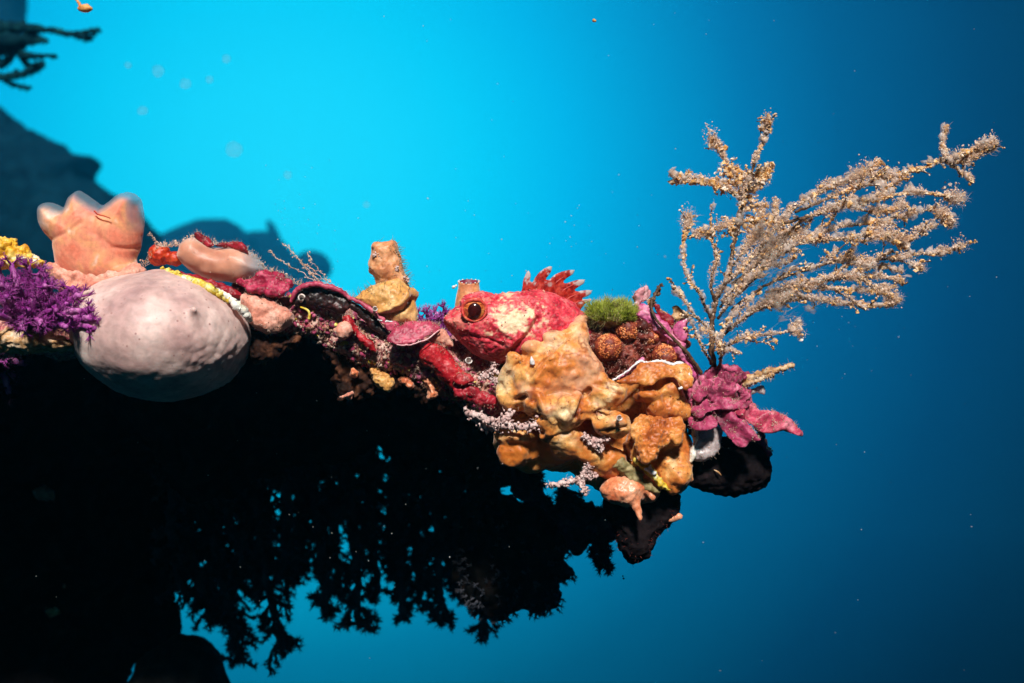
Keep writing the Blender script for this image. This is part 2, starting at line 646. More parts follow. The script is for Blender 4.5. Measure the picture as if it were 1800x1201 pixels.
M['sponge'] = mat('sponge', [(.25, L(202, 100, 36)), (.42, L(224, 136, 60)), (.54, L(236, 172, 98)), (.68, L(248, 214, 164))], 55, 3, .5, .47, (6, .22, 'n'), (16, .15, 'n'), sss=.3, sssr=9, spec=.35, over=(('pinkish', L(244, 190, 162)), ('ochre', L(206, 112, 34)), ('pore', L(140, 58, 18))), spots=(11, .17, .08, L(150, 70, 26), 'v'), sheen=0.2)
M['column'] = mat('column', [(.28, L(168, 78, 28)), (.45, L(206, 116, 46)), (.58, L(224, 148, 74)), (.72, L(242, 196, 134))], 45, 4, .5, .47, (6, .3, 'n'), (16, .2, 'n'), sss=.3, sssr=8, spec=.35, spots=(11, .17, .08, L(140, 62, 24), 'v'), sheen=0.2)
M['drip'] = mat('drip', [(.3, L(200, 95, 55)), (.5, L(232, 140, 95)), (.7, L(244, 176, 140))], 30, 3, .3, .4, (6, .25, 'n'), sss=.3, sssr=8, spec=.5, sheen=0.25)
M['white'] = mat('white', [(.3, L(225, 220, 225)), (.7, L(250, 248, 246))], 10, 3, 0, .5, (5, .3, 'n'), sss=.1)
M['wormtube'] = mat('wormtube', [(.3, L(190, 160, 150)), (.6, L(240, 230, 225))], 6, 3, 0, .5)
M['bryo'] = mat('bryo', [(.3, L(190, 150, 145)), (.55, L(222, 190, 185)), (.7, L(240, 220, 215))], 12, 4, 0, .75, (4, .6, 'n'))
M['magenta'] = mat('magenta', [(.3, L(92, 16, 44)), (.46, L(150, 36, 78)), (.58, L(184, 66, 106)), (.72, L(222, 140, 165))], 28, 5, .6, .55, (6, .6, 'n'), (16, .4, 'n'), spec=.35, sheen=0.25)
M['rose'] = mat('rose', [(.3, L(150, 36, 66)), (.5, L(192, 66, 94)), (.7, L(226, 130, 148))], 30, 4, .4, .5, (6, .4, 'n'), spec=.4)
M['pinkcrust'] = mat('pinkcrust', [(.3, L(180, 60, 120)), (.48, L(214, 100, 150)), (.62, L(230, 140, 170)), (.75, L(242, 190, 200))], 26, 4, .5, .55, (6, .5, 'n'), spec=.4)
M['palepink'] = mat('palepink', [(.3, L(214, 130, 140)), (.5, L(236, 170, 178)), (.7, L(246, 210, 210))], 20, 4, .4, .5, (6, .35, 'n'), sss=.1)
M['maroon'] = mat('maroon', [(.3, L(90, 8, 20)), (.5, L(150, 18, 34)), (.7, L(186, 40, 56))], 24, 4, .4, .5, (6, .4, 'n'), spec=.35)
M['redalga'] = mat('redalga', [(.3, L(140, 10, 24)), (.5, L(186, 26, 38)), (.7, L(206, 56, 62))], 24, 4, .4, .5, (8, .3, 'n'), (4, .4, 'n'), spec=.3, spots=(14, .6, .7, L(214, 120, 120), 'n'))
M['raspberry'] = mat('raspberry', [(.3, L(110, 12, 36)), (.5, L(168, 30, 66)), (.7, L(206, 80, 110))], 20, 4, .4, .55, (6, .35, 'n'), spec=.3)
M['shadowplate'] = mat('shadowplate', [(.35, L(26, 10, 10)), (.55, L(44, 18, 18)), (.72, L(110, 60, 60))], 16, 5, .4, .45, (5, .6, 'n'), spec=.5)  # near-black colour painted for the shade in the hollows under the plates
M['orangetube'] = mat('orangetube', [(.3, L(200, 118, 76)), (.5, L(226, 150, 98)), (.7, L(240, 186, 140))], 34, 4, .4, .5, (6, .3, 'n'), (18, .2, 'n'), sss=.15, spec=.45, sheen=0.35)
M['ochre'] = mat('ochre', [(.3, L(200, 130, 62)), (.5, L(226, 164, 88)), (.7, L(238, 190, 130))], 34, 4, .4, .5, (6, .3, 'n'), (18, .2, 'n'), sss=.15, spec=.45, sheen=0.3)
M['coralpink'] = mat('coralpink', [(.3, L(206, 120, 100)), (.5, L(230, 152, 128)), (.7, L(240, 184, 164))], 30, 5, .4, .6, (5, .4, 'n'), sss=.15, sheen=0.4)
M['tunicate'] = mat('tunicate', [(.3, L(196, 128, 104)), (.5, L(216, 150, 122)), (.7, L(226, 172, 150))], 50, 2, .3, .42, (20, .1, 'n'), sss=.55, sssr=14, spec=.25, alpha='op', mott=(12, .12), over=(('rim', L(190, 205, 215)),), sheen=0.4)
M['redball'] = mat('redball', [(.3, L(150, 24, 10)), (.5, L(206, 58, 24)), (.7, L(226, 100, 50))], 12, 4, .4, .45, (5, .5, 'n'))
M['yellow'] = mat('yellow', [(.3, L(176, 140, 20)), (.45, L(220, 180, 40)), (.58, L(244, 222, 120)), (.7, L(252, 246, 225))], 18, 4, .6, .5, (5, .4, 'n'), sss=.15)
M['whitecrust'] = mat('whitecrust', [(.3, L(232, 214, 170)), (.55, L(250, 246, 236))], 16, 3, .4, .5, (5, .4, 'n'), sss=.1)
M['goldsponge'] = mat('goldsponge', [(.3, L(205, 130, 20)), (.48, L(240, 180, 40)), (.6, L(250, 214, 110)), (.72, L(255, 250, 240))], 24, 3, .4, .5, (7, .5, 'n'), sss=.2)
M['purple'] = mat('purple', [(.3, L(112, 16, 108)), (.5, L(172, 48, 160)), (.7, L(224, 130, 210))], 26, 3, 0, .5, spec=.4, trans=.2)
M['purplestem'] = mat('purplestem', [(.3, L(100, 24, 100)), (.5, L(160, 60, 150)), (.7, L(220, 140, 200))], 26, 3, 0, .55, (6, .4, 'n'))
M['tan'] = mat('tan', [(.3, L(150, 100, 60)), (.5, L(206, 160, 110)), (.7, L(236, 210, 180))], 18, 5, .6, .7, (6, .7, 'n'))
M['stem'] = mat('stem', [(.3, L(58, 38, 26)), (.5, L(92, 64, 44)), (.7, L(140, 104, 76))], 10, 4, 0, .7, (4, .6, 'n'))
M['gold'] = mat('gold', [(.3, L(196, 132, 62, 1.0)), (.42, L(232, 178, 104, 1.0)), (.53, L(243, 210, 164, 1.0)), (.66, L(250, 238, 228, 1.0))], 11, 4, .3, .75, trans=.35)
M['veil'] = mat('veil', [(.3, L(222, 196, 176, 1.0)), (.6, L(244, 232, 226, 1.0))], 14, 3, 0, .8, trans=.5, alpha=.4)
M['fuzz'] = mat('fuzz', [(.3, L(224, 186, 150, 1.0)), (.6, L(250, 230, 214, 1.0))], 20, 3, 0, .8, trans=.45, alpha=.85, mott=None)
M['film'] = mat('film', [(.3, L(170, 146, 128, 1.0)), (.6, L(214, 196, 182, 1.0))], 14, 3, 0, .8, trans=.5, alpha=.22)
M['green'] = mat('green', [(.3, L(140, 156, 30)), (.5, L(190, 200, 66)), (.7, L(226, 230, 130))], 14, 3, 0, .5, trans=.35)
M['olive'] = mat('olive', [(.3, L(120, 110, 60)), (.6, L(190, 170, 120))], 14, 3, 0, .6, trans=.3)
M['cupbody'] = mat('cupbody', [(.3, L(80, 24, 16)), (.5, L(134, 50, 34)), (.7, L(180, 88, 62))], 22, 5, .4, .55, (6, .5, 'n'), spec=.4)
M['cuphead'] = mat('cuphead', [(.3, L(186, 84, 40)), (.5, L(224, 124, 62)), (.7, L(244, 170, 112))], 9, 3, 0, .4, spec=.5)
M['brown'] = mat('brown', [(.3, L(60, 20, 16)), (.5, L(116, 42, 32)), (.7, L(166, 84, 64))], 24, 5, .4, .6, (6, .6, 'n'))
M['glassy'] = mat('glassy', [(.3, L(170, 150, 150)), (.6, L(206, 190, 190))], 16, 3, .3, .35, (6, .3, 'n'), sss=.4, sssr=8, alpha=.86, spec=.5)
M['teal'] = mat('teal', [(.35, (.002, .008, .015, 1)), (.6, (.003, .018, .030, 1)), (.8, (.005, .026, .042, 1))], 260, 4, .4, .9, spec=0.0)  # blue of the water haze put into the far rock's albedo
M['tealbush'] = mat('tealbush', [(.35, (.002, .012, .02, 1)), (.6, (.004, .03, .04, 1)), (.75, (.01, .08, .07, 1))], 30, 4, 0, .9, spec=0.0)  # teal of the water haze put into the coral's own albedo
M['orangebit'] = mat('orangebit', [(.3, L(210, 110, 50)), (.6, L(240, 170, 90))], 10, 2, 0, .6)
M['snow'] = mat('snow', [(.3, L(190, 200, 205)), (.6, L(235, 235, 230))], 10, 2, 0, .6, trans=.3, alpha=.6)
M['disc'] = mat('disc', [(.3, L(150, 190, 200)), (.6, L(190, 200, 190))], 10, 2, 0, .6, trans=.4, alpha=.08)
M['innermaroon'] = mat('innermaroon', [(.3, L(100, 24, 44)), (.6, L(150, 50, 74))], 8, 2, 0, .5)


def P3(px, py, y=0.0):
    return np.array((px, y, -py), float)


def path(pts, n=5, jit=0.0):
    """(column, row, depth) points -> smooth 3-D path"""
    q = []
    for p in pts:
        y = p[2] if len(p) > 2 else 0.0
        k = 1 + y / DPX
        q.append((900 + (p[0] - 900) * k, y, -600.5 - (p[1] - 600.5) * k))
    q = np.array(q, float)
    out = spline(q, n, closed=False)
    if jit:
        out = out + rng.normal(size=out.shape) * jit
    return out


UP = (0, 0, 1)
FRONT = (0, -1, 0.2)
# ================================================================== the reef: ledge, rock mass and wall
LX = [-760, -100, 0, 130, 250, 430, 520, 600, 700, 800, 880, 950, 1050, 1150, 1260]
LT = [560, 562, 575, 545, 525, 532, 528, 558, 596, 606, 634, 660, 640, 650, 700]
LB = [640, 635, 622, 630, 630, 598, 588, 622, 662, 712, 762, 770, 760, 760, 760]


def ledge_f(X, Y, Z):
    top = -np.interp(X, LX, LT); bot = -np.interp(X, LX, LB)
    zc = (top + bot) / 2; h = (top - bot) / 2
    q = np.maximum(h + 6 - Y, 0)
    f = np.sqrt(q ** 2 + (Z - zc - 0.02 * Y) ** 2) - h
    f = np.maximum(f, Y - 1400)
    return np.maximum(f, np.maximum(X - 1240, -740 - X))


front = rough(sdf(ledge_f, (-760, -30, -830), (1270, 130, -500), 4.0), (9, 45, 3, 1), (5, 14, 3, 2))
back = rough(sdf(lambda X, Y, Z: np.maximum(ledge_f(X, Y, Z) + 6, 100 - Y), (-760, 80, -830), (1270, 1430, -500), 16.0), (9, 70, 3, 3))
ledge_front = front
one('reef_ledge', 'crusted reef ledge overhanging the black corals', 'ledge', join(front, back), M['ledge'], 250, 600, kind='structure')

rk = [(300, 600), (450, 588), (560, 580), (650, 606), (760, 656), (860, 706), (930, 770), (910, 850), (850, 830), (780, 800), (740, 812), (650, 790), (560, 815), (480, 830), (400, 860), (330, 840), (250, 760), (220, 690)]
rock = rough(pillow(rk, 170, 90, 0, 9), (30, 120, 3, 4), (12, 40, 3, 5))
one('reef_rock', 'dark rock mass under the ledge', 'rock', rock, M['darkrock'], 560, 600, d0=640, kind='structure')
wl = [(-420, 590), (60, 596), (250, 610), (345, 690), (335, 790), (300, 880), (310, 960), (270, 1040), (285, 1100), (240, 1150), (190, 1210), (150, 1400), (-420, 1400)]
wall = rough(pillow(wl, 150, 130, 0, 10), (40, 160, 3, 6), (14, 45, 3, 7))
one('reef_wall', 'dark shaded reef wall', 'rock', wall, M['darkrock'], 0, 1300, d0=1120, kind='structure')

# ================================================================== black corals hanging under the ledge


def polyps(P, Dn, size):
    n = len(P)
    st = hairs(P, Dn, size * 1.1, size * 0.42, 0.1, 2)
    k = 9
    Pt = np.repeat(P + Dn * (np.broadcast_to(size, (n,))[:, None] * 0.75), k, 0)
    Dt = np.repeat(Dn, k, 0) * 0.75 + unit(n * k)
    Dt /= np.linalg.norm(Dt, axis=1)[:, None]
    return join(st, hairs(Pt, Dt, np.repeat(np.broadcast_to(size, (n,)), k) * rng.uniform(.7, 1.3, n * k), np.repeat(np.broadcast_to(size, (n,)), k) * 0.12, 0.3, 2))


def hanging(label, pts, d0, material, w=34, dens=1.0, group='black corals hanging under the ledge', r0=12, nm='black_coral'):
    q = path([(p[0], p[1], rnd.uniform(-25, 25)) for p in pts], 12, 2.0)
    t = Thing(nm, label, 'coral', pts[0][0], pts[0][1], d0, group=group)
    n = len(q)
    t.part('stem', tube(q, [r0, r0 * .8, r0 * .5], 8, .3), material)
    Lt = np.linalg.norm(np.diff(q, axis=0), axis=1).sum()
    nb = int(Lt / 10 * dens)
    ms, PP, DD = [], [], []

    def limb(p, d, ln, r, level):
        e = p + d * ln + np.array((0, 0, -ln * .22))
        mid = p + (e - p) * .5 + rng.normal(size=3) * ln * .1
        ms.append(tube(spline([p, mid, e], 3, False), [r, r * .6], 5, .25))
        for g in (.4, .6, .8, 1.0):
            dd = d + rng.normal(size=3) * .7
            PP.append(p + (mid - p) * g * 2 if g < .5 else mid + (e - mid) * (g * 2 - 1)); DD.append(dd / np.linalg.norm(dd))
        if level:
            for g in (.45, .8):
                d2 = d + rng.normal(size=3) * .75 + np.array((0, 0, -.25)); d2 /= np.linalg.norm(d2)
                limb(p + (e - p) * g, d2, ln * .5, r * .7, 0)
    for i in range(nb):
        f = (i + rnd.random()) / nb
        k = min(int(f * (n - 1)), n - 2)
        tg = q[k + 1] - q[k]; tg = tg / (np.linalg.norm(tg) + 1e-9)
        a = rnd.uniform(0, 2 * math.pi)
        d = tg * rnd.uniform(.2, .8) + np.array((math.cos(a), .7 * math.sin(a), rnd.uniform(-.3, .3))) * .9
        d /= np.linalg.norm(d)
        limb(q[k], d, w * rnd.uniform(.4, 1.25) * (1.0 - 0.45 * f), r0 * .34, rnd.random() < .7)
    tg = q[-1] - q[-3]; tg /= np.linalg.norm(tg)
    for i in range(9):
        dd = tg + rng.normal(size=3) * .7; PP.append(q[-1]); DD.append(dd / np.linalg.norm(dd))
    t.part('branches', join(*ms), material)
    t.part('polyps', polyps(np.array(PP), np.array(DD), rng.uniform(7, 11.5, len(PP))), material)
    return t


HC = [
    ('black coral stem whose tip hangs lowest of all, by the bottom left water gap', [(330, 740), (385, 980), (424, 1160)], 640, 42),
    ('broad bushy black coral stem with blunt rounded tip, second from the left water gap', [(430, 750), (462, 980), (492, 1135)], 600, 50),
    ('short black coral against the small water gap above the grey boulder', [(300, 780), (335, 960), (372, 1085)], 690, 36),
    ('thin straight black coral finger hanging between two bright water notches', [(530, 770), (560, 940), (573, 1078)], 600, 22),
    ('black coral ending in a pointed lace tip over the open water', [(605, 760), (622, 940), (631, 1098)], 590, 36),
    ('stubby square ended black coral stem beside the pointed lace tip', [(690, 760), (702, 930), (707, 1080)], 620, 26),
    ('black coral ending in a soft frayed tuft left of the star tipped one', [(755, 780), (772, 950), (770, 1092)], 600, 34),
    ('black coral ending in a star shaped polyp burst below the dark hanging boulder', [(815, 790), (842, 970), (850, 1105)], 560, 40),
    ('black coral slanting to lower left behind the lowest hanging stem', [(470, 780), (440, 930), (398, 1090)], 760, 42),
    ('black coral in the mass between the bushy stem and the thin finger', [(560, 790), (535, 900), (515, 1020)], 740, 40),
    ('black coral behind the pointed lace tip, ending above it', [(655, 770), (652, 900), (662, 1050)], 760, 36),
    ('black coral behind the frayed tuft with its tip in the dark', [(735, 780), (728, 920), (738, 1050)], 760, 36),
    ('black coral close to the left edge of the dark hanging boulder', [(800, 790), (806, 930), (812, 1050)], 720, 36),
    ('black coral leaning left under the middle of the rock mass', [(640, 780), (590, 890), (598, 1045)], 700, 36),
    ('black coral bush in the shade directly below the pale round sponge', [(400, 770), (395, 890), (440, 1000)], 560, 48),
    ('black coral near the dark wall with a few blue glints above it', [(330, 800), (300, 900), (318, 1030)], 600, 46),
    ('black coral high under the rock beside the largest blue hole', [(700, 780), (745, 830), (775, 930)], 650, 34),
    ('black coral curving under the left end of the large blue hole', [(560, 780), (600, 840), (640, 925)], 640, 34),
    ('black coral filling the shade right of the bushy stem', [(490, 770), (505, 880), (500, 1000)], 560, 44),
    ('black coral spreading low in the shade between the wall and the bushy stem', [(350, 790), (372, 900), (410, 1050)], 900, 70),
    ('black coral spreading wide in the shade below the middle of the rock mass', [(590, 790), (575, 880), (560, 990)], 900, 66),
    ('black coral spreading wide under the right half of the rock mass', [(700, 800), (690, 900), (685, 1010)], 900, 66),
    ('black coral fan in the shade left of the dark hanging boulder', [(780, 800), (790, 890), (795, 1010)], 880, 60),
    ('black coral fan against the dark wall below the pale round sponge', [(280, 800), (290, 920), (330, 1040)], 880, 66),
    ('black coral curtain in the deep shade just right of the dark wall', [(340, 820), (360, 920), (380, 1060)], 960, 84),
    ('black coral curtain in the deep shade above the broad bushy stem', [(420, 820), (430, 910), (450, 1020)], 980, 84),
    ('black coral curtain in the deep shade above the thin finger', [(520, 820), (530, 900), (530, 990)], 980, 80),
    ('black coral curtain in the deep shade above the pointed lace tip', [(640, 800), (652, 880), (660, 960)], 990, 80),
    ('black coral curtain in the deep shade above the frayed tuft', [(745, 800), (748, 880), (752, 970)], 990, 80),
    ('black coral spreading in the darkest middle part of the shade', [(450, 800), (470, 900), (460, 1010)], 900, 66),
    ('black coral behind the orange sponge edge with blue glints around it', [(860, 770), (850, 830), (840, 900)], 620, 34),
]
for lb, pts, d, w in HC:
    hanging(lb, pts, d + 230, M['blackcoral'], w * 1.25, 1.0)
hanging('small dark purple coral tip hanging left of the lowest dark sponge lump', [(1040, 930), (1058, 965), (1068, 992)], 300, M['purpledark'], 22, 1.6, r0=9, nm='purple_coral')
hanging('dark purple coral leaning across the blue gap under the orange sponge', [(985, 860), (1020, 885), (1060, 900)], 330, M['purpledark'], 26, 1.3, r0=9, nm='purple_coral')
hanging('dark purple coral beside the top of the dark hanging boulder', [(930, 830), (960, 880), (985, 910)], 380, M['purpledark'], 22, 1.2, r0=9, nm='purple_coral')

bl = [(850, 740), (880, 850), (905, 875), (935, 885), (962, 895), (990, 930), (1000, 955), (990, 985), (1000, 996), (1012, 1010), (986, 1026), (985, 1050), (966, 1072), (940, 1080), (915, 1068), (880, 1084), (838, 1068), (812, 1046), (800, 1000), (812, 930), (820, 830), (800, 740)]
blm = rough(pillow(bl, 70, 55, 0, 5), (10, 50, 3, 8), (4, 16, 3, 9))
t = Thing('hanging_boulder', 'dark brown boulder hanging at the lower end of the black corals', 'boulder', 840, 760, 430)
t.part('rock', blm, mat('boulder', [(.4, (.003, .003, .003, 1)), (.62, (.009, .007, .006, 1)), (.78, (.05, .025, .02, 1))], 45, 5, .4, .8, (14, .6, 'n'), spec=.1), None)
p_, n_ = on(blm, 260, (0, -.2, -.6), 0.0)
t.part('polyps', polyps(p_, n_, 8.0), M['blackcoral'])
pm = [(900, 780), (960, 880), (1000, 890), (1050, 905), (1080, 920), (1075, 950), (1040, 955), (1015, 975), (995, 965), (985, 925), (950, 890), (900, 870)]
one('purple_crust', 'dull purple crusted lump between the hanging boulder and the lowest sponge lump', 'crust',
    rough(pillow(pm, 40, 30, 0, 4), (8, 30, 3, 10)), mat('purplecrust', [(.35, (.008, .004, .008, 1)), (.55, (.05, .015, .04, 1)), (.75, (.16, .08, .07, 1))], 30, 5, .4, .8, (10, .6, 'n'), spec=.1), 990, 880, 340)
gb = [(215, 1230), (250, 1165), (300, 1128), (345, 1122), (378, 1150), (392, 1190), (400, 1260), (300, 1300)]
one('grey_boulder', 'grey brown boulder at the bottom edge left of the lowest coral tip', 'boulder',
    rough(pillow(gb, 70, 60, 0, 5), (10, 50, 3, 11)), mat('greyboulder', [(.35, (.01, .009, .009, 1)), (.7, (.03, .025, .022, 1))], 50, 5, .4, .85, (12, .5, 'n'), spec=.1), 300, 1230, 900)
for lb, pts, c in (
        ('faint pink sponge scrap in the shade of the wall at left', [(60, 862), (85, 855), (112, 866), (122, 876), (95, 882), (70, 876)], 'coralpink'),
        ('dull orange sponge scrap low on the dark wall', [(98, 1020), (118, 1002), (134, 1006), (126, 1034), (110, 1040)], 'coralpink'),
        ('tiny pale scrap below the dull orange one on the wall', [(82, 1072), (96, 1068), (106, 1078), (90, 1082)], 'tan')):
    one('sponge_scrap', lb, 'sponge', rough(pillow(pts, 12, 10, 0, 2), (3, 10, 3, 12)), M[c], pts[0][0], pts[0][1], d0=900)

# ================================================================== pale round sponge
def ball_f(X, Y, Z):
    f = ell(X, Y, Z, (292, -6, -592), (149, 165, 113))
    f = smin(f, ell(X, Y, Z, (215, 0, -560), (78, 110, 62)), 40)
    f = smin(f, ell(X, Y, Z, (286, -8, -492), (26, 30, 15)), 16)
    f = smin(f, cap(X, Y, Z, (372, -108, -566), (378, -140, -548), 12, 4.5), 14)
    return f


bm_ = sdf(ball_f, (120, -220, -730), (470, 190, -450), 3.0)
V = bm_[0]
edge = np.clip((V[:, 0] - 330) / 70, 0, 1) * np.clip((-V[:, 2] - 560) / 60, 0, 1)
edge = np.maximum(edge, .4 * np.clip((-V[:, 2] - 640) / 25, 0, 1))
bm_ = push(bm_, 1.7 * fbm(V, 48, 2, 20) + 0.35 * fbm(V, 16, 2, 21) + edge * (2.6 - 6.0 * cells(V, 15, 5)) * .7)
t = Thing('round_sponge', 'large smooth pale pink ball shaped sponge with a small nipple', 'sponge', 290, 690)
t.part('body', bm_, M['ball'])
t.part('yellow_spot', rough(pillow([(314, 664), (322, 656), (334, 652), (338, 657), (328, 666), (318, 669)], 3, 4, -118, 1.2), (1, 5, 2, 1)), M['ochre'])

# ================================================================== sea squirt at left
sq = [(62, 362), (75, 354), (90, 356), (105, 361), (114, 345), (129, 334), (140, 338), (160, 351), (175, 359), (186, 354), (200, 342), (213, 337), (228, 338), (238, 346), (242, 360), (244, 384), (242, 412), (239, 434), (232, 452), (236, 465), (248, 476), (240, 500), (190, 506), (150, 506), (118, 494), (98, 474), (90, 458), (87, 440), (82, 422), (72, 410), (63, 393), (60, 376)]
so = outline(sq, 5)
t = Thing('sea_squirt', 'fleshy peach sea squirt with three glassy blue tipped lobes', 'sea squirt', 165, 495, y=20)
sm = pillow(sq, 44, 50, lambda x, r: 22 + 6 * np.sin((x - 60) / 26.0) * np.clip((430 - r) / 90, 0, 1) + 0 * r, 2.0, 5)
V = sm[0]
ds = -poly_sd(V[:, 0], V[:, 2], so)
creases = 0
for ln, dp, w in (([(205, 437), (225, 438), (242, 434)], 7, 4), ([(86, 424), (115, 414), (140, 400), (152, 392)], 4, 4), ([(160, 352), (158, 380), (150, 400), (155, 425)], 2, 6), ([(106, 362), (112, 385), (125, 402)], 2.5, 6), ([(165, 371), (180, 380), (196, 385)], 3, 2.5), ([(176, 360), (172, 390), (170, 410), (200, 432)], 4, 5)):
    creases = creases - .45 * dp * np.exp(-(line_d(V, ln) / w) ** 2)
front_ = normals(sm)[:, 1] < 0.1
sm = push(sm, creases * front_ + 1.2 * fbm(V, 30, 2, 30))
top_ = np.clip((410 + V[:, 2]) / 30, 0, 1)
tip = top_ * np.clip(1.25 - ds / 17.0, 0, 1)
op = 1 - .6 * np.clip(top_ * (1 - ds / 19.0) * 1.5, 0, 1)
t.part('tunic', sm, M['squirt'], attrs={'op': op, 'rim': np.clip(tip * .9, 0, 1)})
t.part('base', rough(pillow([(84, 462), (120, 468), (170, 474), (225, 466), (250, 470), (256, 492), (230, 512), (180, 530), (140, 530), (108, 512), (92, 490)], 30, 24, 6, 2.2), (5, 20, 3, 31), (2, 7, 3, 32)), M['coralpink'])
t.part('scar', tube(path([(166, 371, -24), (172, 377, -28), (184, 380, -30), (194, 384, -30)], 4), [1.6, 1.2, .8], 5, .2), M['redball'])

# ================================================================== left edge: golden sponge, purple soft coral, pale shelf
gs = [(-60, 424), (0, 419), (15, 421), (26, 419), (30, 430), (44, 438), (56, 446), (69, 457), (66, 468), (34, 470), (-10, 470), (-60, 480)]
one('golden_sponge', 'golden yellow sponge lump with a white top at the left edge', 'sponge', rough(pillow(gs, 26, 16, 6, 2), (6, 14, 3, 33), (2.5, 5, 2, 34)), M['goldsponge'], 10, 468)
sh = [(-120, 586), (0, 590), (30, 584), (72, 579), (104, 583), (120, 594), (140, 598), (166, 603), (160, 614), (128, 621), (112, 617), (60, 619), (0, 617), (-120, 622)]
one('shelf_edge', 'rough pale shelf rim under the purple soft coral', 'crust', rough(pillow(sh, 44, 18, -62, 2.2), (5, 22, 3, 35), (2.5, 7, 3, 36)), M['tan'], 40, 618)


def tentacled(P, Dn, stalk, rs, tent):
    """polyp: short stalk with eight fringed tentacles"""
    n = len(P)
    a = hairs(P - Dn * stalk, Dn, stalk * 1.1, rs, .08, 3)
    k = 8
    Pt = np.repeat(P - Dn * 1.5, k, 0)
    u = np.cross(Dn, (0.3, .2, .9)); u /= np.linalg.norm(u, axis=1)[:, None]
    v = np.cross(Dn, u)
    ang = np.tile(np.arange(k) * 2 * math.pi / k, n) + rng.normal(size=n * k) * .15
    D2 = np.repeat(u, k, 0) * np.cos(ang)[:, None] + np.repeat(v, k, 0) * np.sin(ang)[:, None]
    Dt = np.repeat(Dn, k, 0) * .95 + D2 * rng.uniform(.5, 1.0, (n * k, 1))
    Dt /= np.linalg.norm(Dt, axis=1)[:, None]
    tl = tent * rng.uniform(.7, 1.2, n * k)
    b = hairs(Pt, Dt, tl, rs * .42, .3, 4)
    # side fringes of the tentacles
    kk = 5
    f = np.tile(np.linspace(.35, .9, kk), n * k)
    Pp = np.repeat(Pt, kk, 0) + np.repeat(Dt, kk, 0) * (np.repeat(tl, kk) * f)[:, None]
    Dp = np.repeat(Dt, kk, 0) * .5 + unit(n * k * kk) * .8
    Dp /= np.linalg.norm(Dp, axis=1)[:, None]
    c = hairs(Pp, Dp, tent * .25, rs * .16, .2, 2)
    return join(a, b, c)


def soft(label, roots, nm='soft_coral', mm='purple', d0=0.0, base=None):
    t = Thing(nm, label, 'soft coral', *(base or (40, 590)), d0)
    for (bx, by, byy, ex, ey, eyy, r, n) in roots:
        q = path([(bx, by, byy), ((bx + ex) / 2, (by + ey) / 2 - 5, (byy + eyy) / 2), (ex, ey, eyy)], 6, .8)
        st = t.part('branch', tube(q, [r, r * .8, r * .6], 8, .15), M['purplestem'])
        k = rng.integers(2, len(q), n)
        D0 = (q[-1] - q[0]) / np.linalg.norm(q[-1] - q[0])
        Dn = D0[None] * .5 + unit(n) * .85 + np.array((0, -.25, .1))
        Dn /= np.linalg.norm(Dn, axis=1)[:, None]
        P = q[k] + Dn * (r + rng.uniform(2, 9, n))[:, None]
        t.part('polyp_cluster', tentacled(P, Dn, 12, 3.0, 14), M[mm], st)
    return t


roots = []
for (ex, ey, eyy) in ((172, 560, -150), (176, 578, -150), (165, 545, -130), (150, 520, -110), (140, 505, -90), (128, 575, -160), (110, 545, -160), (95, 512, -110), (80, 482, -80), (60, 470, -70), (30, 466, -70), (0, 470, -80), (60, 545, -160), (20, 520, -150), (50, 575, -160), (90, 500, -140), (-15, 555, -150), (10, 500, -120), (130, 535, -160), (40, 498, -140), (-20, 500, -110), (85, 568, -165)):
    roots.append((45 + (ex - 45) * .25, 572 - (572 - ey) * .2, -70, ex - 10, ey, eyy, 7.5, 12))
soft('vivid purple feathery soft coral on the shelf at left', roots)
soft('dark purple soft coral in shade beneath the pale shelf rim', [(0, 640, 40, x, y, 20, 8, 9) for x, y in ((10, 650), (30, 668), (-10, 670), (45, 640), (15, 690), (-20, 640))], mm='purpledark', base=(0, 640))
soft('purple soft coral fringe on the skyline behind the tube sponge', [(760 + (x - 760) * .5, 590, 90, x, y, 90, 6, 8) for x, y in ((738, 560), (752, 553), (768, 550), (782, 548), (795, 556), (812, 560), (725, 566))], base=(760, 590))

# ================================================================== crest pieces from left to right
def sheet(nm, label, cat, pts, t_, edge, y, material, px, py, layers=((2.5, 14, 3, 40),), curve=None, step=1.8, n=5, rim=None, rimr=1.8, rimmat='white', body='blade'):
    yc = (lambda x, r: y + curve(x, r) + 0 * x + 0 * r) if curve else y
    m = rough(pillow(pts, t_, edge, yc, step, n), *layers)
    DUST.append((m, int(min(150, max(25, len(m[0]) / 45)))))
    if rim is None:
        return one(nm, label, cat, m, material, px, py), m
    th = Thing(nm, label, cat, px, py, y=y)
    th.part(body, m, material)
    q = path([(a, b, (y + (curve(a, b) if curve else 0)) - .3 * t_) for a, b in rim], 6, .5)
    th.part('rim', tube(q, rimr, 6, .25), M[rimmat])
    return th, m


